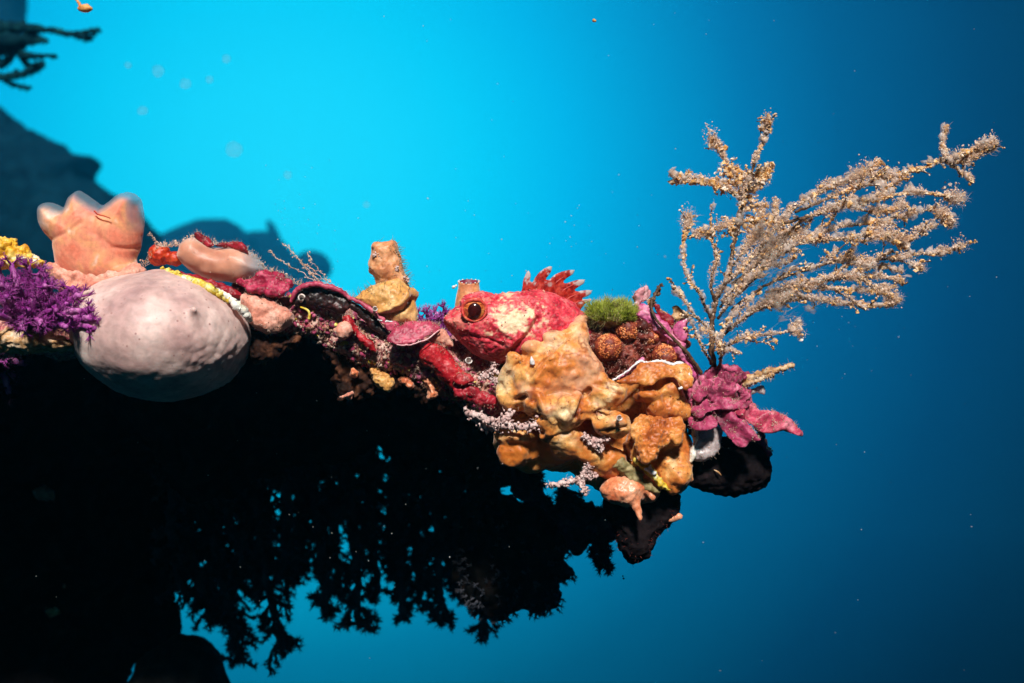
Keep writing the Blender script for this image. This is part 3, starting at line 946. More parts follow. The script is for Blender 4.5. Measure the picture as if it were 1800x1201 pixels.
tu = [(312, 440), (317, 427), (333, 418), (347, 418), (363, 428), (380, 434), (410, 434), (437, 441), (453, 455), (466, 472), (460, 482), (440, 491), (418, 496), (390, 496), (363, 491), (338, 479), (320, 465), (310, 452)]
to = outline(tu, 5)
tm = rough(pillow(tu, 34, 32, 6, 2.0), (2.5, 30, 2, 50))
V = tm[0]
right = np.clip((V[:, 0] - 425) / 30, 0, 1)
t = Thing('tunicate', 'cloudy pinkish jelly tunicate with a glassy right end', 'sea squirt', 385, 494)
t.part('tunic', tm, M['tunicate'], attrs={'op': 1 - .55 * right, 'rim': right * .7 + .25 * np.clip(1 + poly_sd(V[:, 0], V[:, 2], to) / 8, 0, 1)})
t = Thing('red_sponge', 'small red orange knob left of the cloudy tunicate', 'sponge', 282, 464)
t.part('body', rough(sdf(lambda X, Y, Z: smin(ell(X, Y, Z, (278, 10, -448), (19, 18, 18)), ell(X, Y, Z, (306, 6, -455), (14, 14, 13)), 8), (250, -20, -480), (330, 40, -420), 2.0), (3, 14, 3, 51), (1, 5, 2, 52)), M['redball'])
sheet('red_weed', 'folded dark red weed blade on top of the cloudy tunicate', 'seaweed', [(343, 411), (352, 410), (377, 427), (379, 435), (366, 434), (348, 421)], 5, 5, -6, M['maroon'], 362, 430)
sheet('red_weed', 'curled dark red weed blade right of the folded one on the tunicate', 'seaweed', [(381, 433), (392, 428), (405, 426), (424, 427), (436, 437), (442, 449), (430, 446), (414, 440), (396, 436)], 5, 5, -8, M['maroon'], 412, 436, curve=lambda x, r: 6 * np.sin(x / 9))
sheet('magenta_weed', 'crumpled raspberry red weed plate right of the tunicate', 'seaweed', [(420, 496), (440, 490), (452, 484), (463, 475), (478, 482), (489, 479), (504, 487), (517, 494), (519, 508), (505, 518), (492, 522), (472, 518), (444, 512)], 8, 8, -8, M['raspberry'], 475, 518, layers=((6, 20, 3, 53), (2, 7, 2, 54)), curve=lambda x, r: -(r - 480) * .5)
# dark gap rock behind it
one('dark_sponge', 'dark brown gap filler lump under the raspberry weed plate', 'sponge', rough(pillow([(405, 500), (430, 500), (470, 515), (500, 522), (520, 530), (500, 540), (455, 530), (420, 522)], 16, 12, 18, 2), (3, 12, 3, 55)), M['brown'], 460, 530)
q = path([(285, 473, -20), (298, 482, -32), (318, 489, -50), (338, 496, -58), (362, 505, -62), (386, 517, -62), (404, 529, -58)], 8, 1.2)
one('yellow_crust', 'yellow encrusting sponge ribbon along the top of the pale round sponge', 'sponge', rough(tube(q, [5, 6, 8, 10, 9, 7, 5], 9, .2), (2.5, 8, 3, 56)), M['yellow'], 340, 508)
q = path([(352, 499, -54), (380, 511, -58), (402, 524, -60), (420, 539, -60), (434, 553, -52), (440, 564, -36)], 8, .8)
one('white_crust', 'white crust ribbon ending at the right shoulder of the round sponge', 'crust', rough(tube(q, [3, 5, 6, 8, 7, 4], 9, .25), (1.5, 8, 3, 57)), M['whitecrust'], 420, 540)
one('maroon_crust', 'maroon crust strip behind the yellow ribbon', 'crust', rough(pillow([(300, 476), (330, 482), (370, 492), (410, 506), (430, 520), (415, 524), (380, 512), (340, 500), (308, 490)], 12, 8, -22, 2), (3, 9, 3, 58)), M['maroon'], 370, 505)
sheet('pink_sponge', 'smooth salmon pink sponge pad right of the round sponge', 'sponge', [(428, 520), (455, 521), (479, 528), (504, 542), (520, 555), (516, 569), (504, 580), (486, 587), (465, 584), (442, 566), (432, 546)], 22, 20, -14, M['coralpink'], 475, 585, layers=((2.5, 22, 3, 59), (1, 6, 2, 60)))

t = Thing('shell_plate', 'arched dark crust plate with rosy lip, hollow beneath', 'crust', 570, 545)
t.part('hollow', rough(pillow([(515, 529), (521, 515), (535, 505), (554, 502), (574, 506), (599, 515), (615, 526), (617, 536), (605, 552), (591, 549), (570, 541), (547, 538), (523, 537)], 8, 10, -6, 1.8), (2, 9, 3, 61)), M['shadowplate'])  # dark solid filling the hollow, its shade painted as colour
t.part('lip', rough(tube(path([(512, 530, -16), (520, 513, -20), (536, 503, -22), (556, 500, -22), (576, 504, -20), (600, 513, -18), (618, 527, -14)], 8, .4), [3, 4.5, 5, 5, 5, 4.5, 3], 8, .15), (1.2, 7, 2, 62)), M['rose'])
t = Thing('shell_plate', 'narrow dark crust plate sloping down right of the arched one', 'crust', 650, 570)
t.part('hollow', rough(pillow([(617, 529), (634, 537), (654, 552), (670, 568), (682, 588), (672, 588), (660, 582), (644, 568), (628, 552), (616, 540)], 6, 7, -8, 1.8), (1.5, 9, 3, 63)), M['shadowplate'])  # same dark fill, shade as colour below the lip
t.part('lip', rough(tube(path([(615, 525, -16), (636, 534, -20), (656, 548, -22), (672, 562, -22), (686, 580, -18)], 8, .4), [3, 4, 4.5, 4, 2.5], 8, .15), (1.2, 7, 2, 64)), M['rose'])
sheet('rose_plate', 'small rosy crust lip at the foot of the orange tube sponge', 'crust', [(668, 564), (682, 567), (696, 566), (704, 574), (690, 584), (680, 578)], 6, 6, -22, M['rose'], 686, 580, rim=[(664, 562), (676, 565), (690, 566)], rimr=1.5)

t = Thing('tube_sponge', 'orange chimney shaped tube sponge standing on a knobbly ochre base', 'sponge', 680, 572, y=10)
tb = [(652, 431), (657, 425), (673, 422), (689, 422), (696, 430), (702, 449), (708, 474), (718, 494), (706, 504), (684, 500), (664, 502), (653, 484), (649, 468), (652, 449)]
tbm = rough(pillow(tb, 26, 26, 12, 2), (3.5, 26, 3, 65), (1, 7, 2, 66))
V = tbm[0]
osc = ell(V[:, 0], V[:, 1], V[:, 2], (673, 12, -422), (13, 14, 12))
tbm = (V + np.stack([0 * osc, 0 * osc, np.minimum(osc, 0) * 1.2], 1), tbm[1], tbm[2])
t.part('chimney', tbm, M['orangetube'])
bs = [(622, 525), (634, 515), (650, 506), (664, 498), (684, 490), (702, 488), (716, 498), (733, 514), (730, 530), (733, 552), (730, 568), (712, 574), (690, 571), (664, 558), (642, 542)]
bsm = pillow(bs, 34, 30, 6, 2)
V = bsm[0]
bsm = push(bsm, 9 * np.exp(-(line_d(V, [(672, 546), (690, 543), (706, 536), (716, 518)]) / 6) ** 2) - 6 * np.exp(-(line_d(V, [(674, 556), (692, 554), (712, 546), (724, 528)]) / 4.5) ** 2) + 3 * fbm(V, 24, 3, 67) + fbm(V, 7, 2, 68))
t.part('base', bsm, M['ochre'])
t.part('pale_patch', blobs(np.array([P3(661 + 3 * math.cos(k * 2.4) * (k % 3), 450 + 2.5 * math.sin(k * 2.4) * (k % 3), -12) for k in range(9)] + [P3(698 + (k % 2) * 3, 468 + k * 2, -9) for k in range(5)] + [P3(712 + (k % 3) * 3, 488 + k * 1.5, -8) for k in range(6)]), rng.uniform(1.2, 2.6, 20), .5, .5), M['bryo'])
p_, n_ = on(bsm, 120, (-.6, 0, .5), .1)
p2, n2 = on(tbm, 160, (.5, .2, 0), .1)
hh = hairs(np.concatenate([p_, p2]), np.concatenate([n_, n2]), rng.uniform(5, 17, 280), .5, .5)
t.part('hair_fringe', hh, M['olive'])


def trumpet(label, px, py, y, r, ln=16, dx=.2):
    q = np.array([P3(px - dx * ln, py + ln * .5, y + ln * .9), P3(px - dx * ln * .5, py + ln * .25, y + ln * .4), P3(px, py, y)])
    m1 = tube(q, [r * .55, r * .7, r], 12)
    m1 = (m1[0][:-1], m1[1], m1[2][[k for k in range(len(m1[2])) if m1[2][k, 0] != len(m1[0]) - 1]])
    a = np.linspace(px % 3, px % 3 + 5.3, 22)
    ring = np.stack([px + r * np.cos(a), y + r * .25 * np.sin(a), -py + r * .92 * np.sin(a)], 1)
    th = Thing('worm_tube', label, 'worm tube', px, py + ln * .5, y=y + ln)
    th.part('tube', m1, M['wormtube'])
    th.part('ring', rough(tube(ring, r * .2, 6, .2), (r * .12, r, 2, 7)), M['wormtube'])
    return th


trumpet('white worm tube mouth below the fish chin', 826, 633, -52, 5.5)
trumpet('glassy worm tube ring in the hollow of the arched plate', 534, 524, -22, 5.5)
trumpet('tiny white worm tube at the foot of the tube sponge', 664, 544, -40, 4)
trumpet('tiny white worm tube on the brown knob of the orange sponge', 1078, 727, -122, 4.5)
one('worm', 'small cream coloured worm hanging below the arched plate', 'worm', tube(path([(528, 540, -30), (540, 545, -34), (544, 552, -34), (543, 561, -34)], 5), [1.4, 2.2, 2.2, 2.6], 7), M['yellow'], 540, 560)

# ledge face: red blades, pads, scraps
DUST.append((sdf(lambda X, Y, Z: cap(X, Y, Z, (762, -10, -624), (806, -14, -668), 23, 19), (730, -50, -710), (850, 30, -590), 3), 120))
one('red_pad', 'smooth deep red sponge pad below the rosy plate', 'sponge', rough(sdf(lambda X, Y, Z: cap(X, Y, Z, (762, -10, -624), (806, -14, -668), 23, 19), (730, -50, -710), (850, 30, -590), 2), (3, 20, 3, 70), (.8, 5, 2, 71)), M['redalga'], 785, 660)
sheet('red_weed', 'small flat red weed blade at the lower end of the smooth red pad', 'seaweed', [(795, 668), (806, 656), (818, 654), (832, 660), (834, 670), (822, 674), (806, 676)], 4, 4, -38, M['redalga'], 815, 674)
sheet('red_weed', 'torn dark red weed running under the pad to the orange sponge', 'seaweed', [(800, 680), (826, 676), (850, 688), (868, 700), (874, 712), (862, 720), (842, 712), (824, 704), (806, 696)], 9, 9, -24, M['maroon'], 840, 710, layers=((4, 14, 3, 72), (2, 6, 2, 73)))
sheet('red_weed', 'long red weed strip slanting below the narrow dark plate', 'seaweed', [(600, 560), (614, 556), (628, 572), (644, 590), (660, 606), (664, 620), (652, 616), (636, 602), (618, 584)], 8, 8, -14, M['redalga'], 632, 596, layers=((3, 14, 3, 74),))
one('pink_sponge', 'round dusty pink sponge pad under the narrow dark plate', 'sponge', rough(pillow([(590, 584), (598, 570), (612, 565), (622, 574), (618, 590), (604, 598)], 14, 12, -20, 1.8), (2, 10, 3, 75)), M['coralpink'], 605, 594)
pp = [(686, 596), (694, 580), (704, 571), (720, 566), (742, 564), (768, 569), (774, 578), (757, 592), (731, 603), (706, 606), (690, 603)]
sheet('rose_plate', 'broad rosy crust plate in front of the fish snout', 'crust', pp, 7, 9, -26, M['rose'], 728, 604, layers=((2.5, 18, 3, 76), (1, 6, 2, 77)), curve=lambda x, r: -(r - 580) * .7, rim=[(688, 602), (706, 607), (731, 604), (757, 593), (773, 579)], rimr=1.4, rimmat='palepink')
sheet('rose_plate', 'pale pink fold tucked behind the broad rosy plate and the fish snout', 'crust', [(754, 594), (768, 582), (782, 579), (794, 596), (798, 610), (788, 609), (776, 602), (764, 602)], 7, 7, -12, M['coralpink'], 778, 604)
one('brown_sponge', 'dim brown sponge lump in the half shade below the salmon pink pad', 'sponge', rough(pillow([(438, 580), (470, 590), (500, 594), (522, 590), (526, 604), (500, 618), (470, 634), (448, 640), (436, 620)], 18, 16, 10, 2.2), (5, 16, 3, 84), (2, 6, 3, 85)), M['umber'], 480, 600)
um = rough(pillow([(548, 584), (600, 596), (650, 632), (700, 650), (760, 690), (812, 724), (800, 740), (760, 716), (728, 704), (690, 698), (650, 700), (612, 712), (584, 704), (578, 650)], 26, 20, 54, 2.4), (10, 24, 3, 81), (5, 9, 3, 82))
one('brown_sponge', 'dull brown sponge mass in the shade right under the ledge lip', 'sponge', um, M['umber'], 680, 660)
for lb, pts, c in (
        ('yellow tan sponge scrap hanging under the ledge, left of the others', [(592, 604), (604, 596), (618, 597), (614, 606), (600, 612)], 'yellow'),
        ('bright yellow sponge scrap under the ledge', [(624, 622), (634, 617), (644, 620), (636, 627)], 'yellow'),
        ('ochre hanging sponge nub with pink tip under the ledge', [(650, 650), (664, 650), (682, 662), (692, 676), (686, 688), (672, 686), (656, 672)], 'ochre'),
        ('bent orange sponge finger hanging lowest under the ledge', [(744, 656), (754, 662), (762, 680), (770, 694), (758, 704), (750, 700), (752, 688), (744, 672)], 'drip'),
        ('brown sponge nub between the ochre nub and the bent orange finger', [(700, 668), (712, 662), (722, 672), (728, 682), (714, 682)], 'drip'),
        ('tiny orange nub alone in the dark under the ledge', [(614, 650), (620, 648), (626, 656), (622, 662), (615, 660)], 'drip'),
        ('faint pinkish scrap lowest in the dark under the ledge', [(594, 700), (606, 694), (616, 690), (616, 699), (604, 701)], 'coralpink')):
    one('sponge_nub', lb, 'sponge', rough(pillow(pts, 15, 10, 18, 1.6), (3, 10, 3, 80), (1, 4, 2, 83)), M[c], pts[0][0], pts[0][1])

# ================================================================== the fish
fo = [(778.5, 561), (785.4, 553.4), (794.8, 545.8), (806, 539), (813, 529), (821, 521), (834.5, 516.5), (846, 514.7), (861, 515.8), (872, 519), (884, 516.5), (897, 514.7), (911, 513), (929, 510.5), (950, 510), (967, 514), (986, 521), (1008, 531), (1024, 545), (1050, 562), (1078, 585), (1098, 612), (1100, 632), (1080, 646), (1040, 656), (1000, 660), (950, 655), (915, 642), (897, 636), (880, 638.5), (861, 635), (842, 627), (825, 616), (810, 602.5), (795, 587.4), (783.5, 574)]
fy = lambda x, r: 2 + 46 * np.clip((x - 930) / 170, 0, 1) ** 1.3
fm = pillow(fo, 54, 60, fy, 1.7, 4)
V = fm[0]
N_ = normals(fm)
fr = np.clip(-N_[:, 1] * 2 + .2, 0, 1)
g = lambda ln, w: np.exp(-(line_d(V, ln) / w) ** 2)
d = (-2.6 * g([(779, 564), (792, 574), (806, 586), (818, 590), (822, 588)], 2.2)      # mouth line
     - 6.5 * g([(944, 560), (938, 572), (928, 586), (914, 602), (902, 614), (892, 622)], 4.2)   # gill cover edge
     + 4 * g([(936, 562), (928, 576), (914, 592), (900, 606)], 6)
     + 2.0 * g([(808, 580), (822, 577), (836, 582), (848, 592)], 5)          # jaw bone
     - 3 * g([(838, 592), (860, 596), (884, 606)], 3)
     + 3 * g([(858, 566), (880, 580), (900, 592)], 4)                          # cheek ridge
     + 5 * g([(816, 532), (828, 521), (846, 518), (858, 524)], 6)              # brow
     - 9 * np.exp(-(np.hypot(V[:, 0] - 835, V[:, 2] + 547) / 17) ** 4))        # eye socket
d = d * fr + 1.6 * fbm(V, 16, 3, 90) + .8 * fbm(V, 5, 2, 91)
fm = push(fm, d + fr * (1.2 * np.abs(fbm(V, 9, 2, 97)) - 1.6 * np.clip(.35 - cells(V, 8, 6), 0, 1)))
n1 = fbm(V, 15, 4, 92); n2 = fbm(V, 6, 3, 93)
patch = np.clip(((1.05 - np.hypot((V[:, 0] - 906) / 40, (V[:, 2] + 562) / 29)) * 2.0 + n1 * 1.2 + n2 * 1.1), 0, 1) * .9
patch = np.maximum(patch, np.clip(1 - np.hypot((V[:, 0] - 886) / 14, (V[:, 2] + 566) / 22) + n2 * .5, 0, 1))
patch = np.maximum(patch, np.clip((1 - np.hypot((V[:, 0] - 893) / 14, (V[:, 2] + 519) / 8)) * 1.5 + n2 * .6, 0, 1) * .8)
patch = np.maximum(patch, np.clip((1 - np.hypot((V[:, 0] - 858) / 6, (V[:, 2] + 587) / 5)) * 2 + n2 * .4, 0, 1) * .6)
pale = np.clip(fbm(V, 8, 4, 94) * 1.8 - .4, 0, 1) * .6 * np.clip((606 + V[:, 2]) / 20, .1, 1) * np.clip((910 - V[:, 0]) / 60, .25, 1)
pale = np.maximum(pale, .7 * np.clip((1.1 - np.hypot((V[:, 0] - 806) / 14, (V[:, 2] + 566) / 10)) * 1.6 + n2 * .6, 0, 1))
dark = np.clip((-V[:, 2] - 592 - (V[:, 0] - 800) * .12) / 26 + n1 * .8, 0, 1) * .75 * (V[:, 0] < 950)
fish = Thing('scorpionfish', 'red scorpionfish with orange eye and raised spiny fin perched on the ledge', 'fish', 880, 636)
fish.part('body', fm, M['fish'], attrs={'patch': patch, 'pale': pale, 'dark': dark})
eye_y = float(V[(np.hypot(V[:, 0] - 835, V[:, 2] + 547) < 22)][:, 1].min())
Ey = eye_y + 3


def dome(c, r, sub=14, flat=.7):
    a = np.linspace(0, math.pi, sub)
    b = np.linspace(0, 2 * math.pi, 2 * sub, endpoint=False)
    A, B = np.meshgrid(a, b, indexing='ij')
    V_ = np.stack([c[0] + r[0] * np.sin(A) * np.cos(B), c[1] - r[1] * np.cos(A) * flat, c[2] + r[2] * np.sin(A) * np.sin(B)], -1).reshape(-1, 3)
    n = 2 * sub
    Q = [(i * n + j, i * n + (j + 1) % n, (i + 1) * n + (j + 1) % n, (i + 1) * n + j) for i in range(sub - 1) for j in range(n)]
    return V_, np.array(Q), E3


eye = fish.part('eye', dome((835, Ey, -547), (20, 14, 18)), M['iris'])
fish.part('pupil', dome((836, Ey - 7.5, -547), (12, 6, 12.8)), M['pupil'], eye)
a = np.linspace(0, 2 * math.pi, 40)
ring = np.stack([835 + 20.5 * np.cos(a), Ey - 3 + 1.5 * np.sin(3 * a), -547 + 18.6 * np.sin(a)], 1)
fish.part('eyelid', rough(tube(ring, 2.8 + 1.2 * np.sin(a), 8, .2), (1.2, 6, 2, 95)), mat('lid', [(.3, L(190, 30, 40)), (.6, L(224, 90, 70)), (.75, L(236, 150, 110))], 8, 3, 0, .45))
fl = [(916, 514), (918, 508), (919, 496), (923, 484), (927, 477), (931, 477), (933, 484), (932, 493), (936, 496), (941, 487), (950, 477), (960, 470), (968, 467), (971, 470), (968, 479), (962, 487), (960, 491), (966, 491), (976, 482), (990, 476), (1004, 473), (1011, 474), (1008, 481), (999, 487), (991, 494), (996, 497), (1008, 493), (1020, 490), (1029, 490), (1028, 497), (1019, 503), (1012, 508), (1016, 511), (1028, 509), (1041, 509), (1042, 514), (1034, 520), (1025, 524), (1030, 525), (1040, 524), (1042, 528), (1030, 534), (1016, 548), (986, 540), (957, 528), (929, 522)]
fin_y = lambda x, r: 6 + 0.5 * np.sin((x - 915 - (540 - r) * .55) / 5.6) + 30 * np.clip((x - 950) / 90, 0, 1)
fn = pillow(fl, 2.0, 8, fin_y, 1.4, 3, flat=.8)
V = fn[0]
tips = [(929, 476), (970, 469), (1010, 475), (1028, 492), (1041, 511), (1040, 526)]
bases = [(921, 516), (934, 518), (956, 520), (974, 524), (990, 530), (1004, 538)]
dt = np.min([np.hypot(V[:, 0] - x, V[:, 2] + y) for x, y in tips], 0)
nz = fbm(V, 7, 3, 96)
wh = np.clip((17 - dt) / 6 + nz * 2.2, 0, 1) * .85
wh = np.maximum(wh, np.clip(np.exp(-(np.hypot(V[:, 0] - 941, V[:, 2] + 499) / 4) ** 2) * 2 + np.exp(-(np.hypot(V[:, 0] - 968, V[:, 2] + 500) / 5) ** 2) * 2 + nz * .9 - .8, 0, 1) * .6)
df = fish.part('dorsal_fin', fn, M['fin'], attrs={'white': wh})
for (x, y), (bx, by) in zip(tips, bases):
    c = (x + bx) / 2 - 4, (y + by) / 2 - 2
    q = path([(bx, by, float(fin_y(np.array(bx), np.array(by)))), (c[0], c[1], float(fin_y(np.array(c[0]), np.array(c[1]))) - 1.5), (x, y, float(fin_y(np.array(x), np.array(y))))], 6)
    sv = tube(q, [2.2, 1.4, .5], 6, .1)
    fish.part('fin_spine', sv, M['spine'], df, attrs={'white': np.clip((np.hypot(sv[0][:, 0] - x, sv[0][:, 2] + y) < 14) + 0.0, 0, 1) * .8})
p_, n_ = on(fm, 150, (0, -.3, .9), .35, lambda v: (v[:, 0] < 960))
p2, n2_ = on(fm, 30, FRONT, .3, lambda v: (v[:, 0] < 830))
fish.part('skin_flaps', blobs(np.concatenate([p_, p2]), rng.uniform(.7, 2.2, 180), .5, .6), M['coralpink'])
# small vase tunicate behind the fish
t = Thing('vase_tunicate', 'small vase shaped pink tunicate with white dotted rim behind the fish head', 'sea squirt', 824, 545, y=34)
na = 28
an = np.linspace(0, 2 * math.pi, na, endpoint=False)
rings = []
for row, r, tilt in ((552, 25, 0), (535, 25, 0), (518, 21.5, 0), (506, 19, 1), (497, 18.6, 3.5), (493.5, 18.8, 4.5), (493.5, 17, 4.5), (498, 15.5, 4), (508, 12, 2)):
    rings.append(np.stack([823 + r * np.cos(an), 34 + r * .9 * np.sin(an), -row + tilt * np.sin(an)], 1))
VV = np.concatenate(rings)
QQ = np.array([(i * na + k, i * na + (k + 1) % na, (i + 1) * na + (k + 1) % na, (i + 1) * na + k) for i in range(len(rings) - 1) for k in range(na)])
t.part('body', rough((VV[:7 * na], QQ[:6 * na], E3), (.9, 10, 2, 97)), M['orangetube'])
t.part('mouth', (VV[6 * na:], QQ[:2 * na], E3), M['innermaroon'])
dd = rings[5][::2] + np.array((0, 0, .6))
t.part('rim_dots', blobs(dd, 1.5, .15, .2), M['white'])
one('white_speck', 'bright white grain stuck left of the vase tunicate', 'grain', blobs(np.array([P3(796, 503.5, 30), P3(800, 501, 30)]), np.array([3.0, 2.6]), .2, .3), M['white'], 797, 504)
# ================================================================== orange sponge in front of the fish tail
def big_f(X, Y, Z):
    E = lambda x, r, y, a, b, c: ell(X, Y, Z, (x, y, -r), (a, c, b))
    C = lambda x, r, y, x2, r2, y2, ra, rb: cap(X, Y, Z, (x, y, -r), (x2, y2, -r2), ra, rb)
    f = E(965, 668, -20, 82, 66, 74)
    f = smin(f, C(985, 640, -45, 1016, 592, -40, 52, 22), 18)
    f = smin(f, C(1010, 600, -38, 1026, 566, -20, 20, 12), 10)
    f = smin(f, E(933, 612, -60, 17, 15, 16), 9)
    f = smin(f, E(972, 594, -56, 17, 13, 15), 9)
    f = smin(f, C(900, 628, -62, 888, 666, -46, 9, 11), 7)
    f = smin(f, C(900, 628, -62, 912, 630, -66, 9, 6), 6)
    f = smin(f, E(900, 692, -34, 28, 34, 34), 12)
    f = smin(f, C(1020, 640, -64, 1036, 664, -66, 30, 24), 14)
    f = smin(f, C(945, 706, -74, 1000, 716, -84, 24, 30), 10)
    f = smin(f, C(958, 716, -82, 962, 752, -74, 20, 21), 8)
    f = smin(f, E(1060, 690, -68, 34, 22, 30), 8)
    f = smin(f, E(1038, 716, -70, 30, 20, 24), 8)
    f = smin(f, E(1066, 738, -86, 34, 22, 26), 6)
    f = smin(f, C(985, 760, -56, 1036, 792, -60, 30, 18), 10)
    f = smin(f, E(905, 764, -40, 34, 16, 30), 6)
    f = smin(f, E(906, 792, -30, 28, 26, 30), 7)
    f = smin(f, E(990, 786, -40, 26, 20, 26), 10)
    f = smin(f, E(950, 780, 10, 80, 50, 50), 14)
    f = smin(f, E(1060, 806, -40, 40, 30, 34), 10)
    # holes and undercuts
    f = np.maximum(f, -E(934, 724, -112, 26, 14, 40))
    f = np.maximum(f, -C(918, 646, -92, 900, 668, -90, 10, 7))
    f = np.maximum(f, -E(1052, 722, -120, 12, 6, 30))
    f = np.maximum(f, -E(1010, 690, -140, 10, 7, 24))
    return f


sp = sdf(big_f, (840, -150, -860), (1120, 90, -540), 2.2)
V = sp[0]
w_ = np.clip((740 + V[:, 2]) / 60, .35, 1)
sp = push(sp, 7.0 * fbm(V, 36, 2, 100) + 2.0 * fbm(V, 13, 2, 101) + .25 * fbm(V, 5, 2, 102) + 3 * (1 - np.abs(fbm(V, 30, 1, 103))) - 2)
V = sp[0]
ff = np.clip(-normals(sp)[:, 1] * 2, 0, 1)
gl = lambda ln, w: np.exp(-(line_d(V, ln) / w) ** 2)
fold = (-7 * gl([(906, 700), (920, 694), (939, 700), (944, 722)], 4) + 5 * gl([(908, 690), (925, 684), (944, 690), (954, 716), (968, 736)], 6)
        - 6 * gl([(1008, 728), (1016, 708), (1022, 692), (1030, 682)], 4) - 5 * gl([(950, 772), (975, 760), (1000, 752), (1014, 738)], 4)
        - 5 * gl([(1010, 752), (1034, 764), (1056, 776)], 4) + 4 * gl([(985, 742), (1020, 758), (1052, 768)], 5)
        - 5 * gl([(900, 740), (925, 748), (950, 756)], 5) - 4 * gl([(958, 690), (985, 684), (1004, 690)], 3.5) - 4 * gl([(1040, 672), (1060, 676), (1084, 690)], 3.5)
        - 4 * gl([(930, 660), (946, 640), (972, 612), (1000, 590)], 3.5) + 4 * gl([(940, 664), (958, 640), (984, 612), (1014, 586)], 5)
        - 6 * gl([(1040, 722), (1052, 716), (1066, 718)], 4) - 5 * gl([(1046, 752), (1070, 748), (1092, 744)], 4)
        + sum(4.5 * np.exp(-(np.hypot(V[:, 0] - x, V[:, 2] + r) / 7) ** 2) for x, r in ((969, 632), (993, 627), (961, 671), (1006, 656), (990, 588), (970, 594), (933, 607), (1050, 668), (985, 706), (1000, 640))))
sp = push(sp, fold * ff)
V = sp[0]
pk = np.clip(fbm(V, 40, 3, 104) * 1.2 + (660 + V[:, 2]) / 140 + .15, 0, 1) * .55
oc = np.clip(fbm(V, 30, 3, 105) * 1.3 - .1 + (-V[:, 2] - 720) / 80, 0, 1) * .85
t = Thing('orange_sponge', 'large lumpy orange and cream sponge in front of the fish tail', 'sponge', 970, 800)
t.part('body', sp, M['sponge'], attrs={'pinkish': pk, 'ochre': oc, 'pore': np.clip(.36 - np.abs(fbm(V, 17, 3, 106)), 0, 1) * np.clip(fbm(V, 36, 2, 107) * 2, 0, 1) * 2.2 + np.clip(-fold / 9, 0, .7) * ff})  # brown vein noise, plus shade painted into the carved folds
t.part('underside', rough(pillow([(884, 640), (900, 606), (960, 590), (1010, 556), (1040, 580), (1080, 640), (1130, 630), (1200, 640), (1206, 700), (1206, 850), (1160, 866), (1060, 868), (1010, 838), (950, 826), (890, 806), (880, 740)], 46, 40, 40, 3.2), (8, 36, 3, 108), (3, 12, 2, 109)), M['column'])
one('white_chip', 'small pointed white chip on the cream part of the orange sponge', 'shell', rough(tube(path([(936, 640, -86), (935, 633, -88), (934, 627, -88)], 3), [5, 3.5, .6], 6, .2), (.6, 4, 2, 1)), M['white'], 936, 640)


def col_f(X, Y, Z):
    E = lambda x, r, y, a, b, c: ell(X, Y, Z, (x, y, -r), (a, c, b))
    C = lambda x, r, y, x2, r2, y2, ra, rb: cap(X, Y, Z, (x, y, -r), (x2, y2, -r2), ra, rb)
    f = C(1156, 660, -10, 1168, 800, -14, 34, 44)
    f = smin(f, E(1136, 690, -58, 26, 12, 24), 9)
    f = smin(f, C(1158, 664, -44, 1178, 690, -46, 20, 20), 12)
    f = smin(f, E(1158, 714, -52, 30, 16, 26), 14)
    f = smin(f, E(1190, 718, -44, 15, 18, 20), 8)
    f = smin(f, E(1182, 832, -34, 31, 34, 36), 7)
    f = smin(f, E(1122, 790, -26, 26, 40, 36), 12)
    f = np.maximum(f, -E(1183, 703, -84, 6, 4.5, 16))
    f = np.maximum(f, -E(1178, 788, -76, 30, 16, 26))
    return f


cs = sdf(col_f, (1070, -130, -885), (1235, 60, -610), 2.2)
V = cs[0]
cs = push(cs, 6.0 * fbm(V, 26, 2, 110) + 2.0 * fbm(V, 10, 2, 111) + .3 * fbm(V, 4, 2, 112))
col = Thing('ruffled_sponge', 'tall ruffled orange sponge column under the white rimmed plate', 'sponge', 1160, 850)
col.part('body', cs, M['column'])
rf = [(1100, 750), (1108, 736), (1126, 726), (1148, 722), (1170, 728), (1190, 738), (1196, 750), (1190, 760), (1184, 768), (1176, 772), (1168, 771), (1162, 778), (1150, 784), (1142, 793), (1132, 800), (1120, 804), (1110, 796), (1104, 776)]
rv = lambda x, r: -66 - .42 * (r - 726) + 16 * np.clip((x - 1170) / 26, 0, 1) + 12 * np.clip((1118 - x) / 18, 0, 1) + 6 * np.sin(x / 8 + r / 30)
col.part('ruffle', rough(pillow(rf, 9, 10, rv, 1.7), (5.5, 20, 3, 113), (2.2, 7, 3, 114)), M['column'])
pl = [(1076, 669), (1088, 662), (1100, 655), (1112, 645), (1124, 636), (1140, 637), (1162, 637), (1182, 639), (1198, 640), (1208, 650), (1209, 664), (1203, 678), (1192, 683), (1184, 672), (1172, 662), (1150, 664), (1136, 676), (1116, 672), (1098, 672)]
cv = lambda x, r: -56 - .5 * (r - 640) - 10 * np.sin((x - 1076) / 133 * math.pi)
t = Thing('rimmed_plate', 'orange crust plate with bright white edge above the ruffled column', 'crust', 1150, 675, y=-50)
t.part('plate', rough(pillow(pl, 6, 8, cv, 1.6), (2.5, 16, 3, 115), (.8, 5, 2, 116)), M['column'])
rm = [(1077, 669), (1089, 662), (1101, 654), (1113, 644), (1124, 635), (1132, 637), (1142, 638), (1154, 635), (1168, 636), (1182, 641), (1192, 638), (1201, 641), (1209, 651), (1210, 664), (1204, 677), (1194, 683)]
t.part('white_edge', rough(tube(path([(a, b, float(cv(a, b)) - 1) for a, b in rm], 6, .4), [1.4, 2, 2, 2.6, 2.6, 3.2, 3, 2.6], 7, .2), (.8, 6, 2, 117)), M['white'])
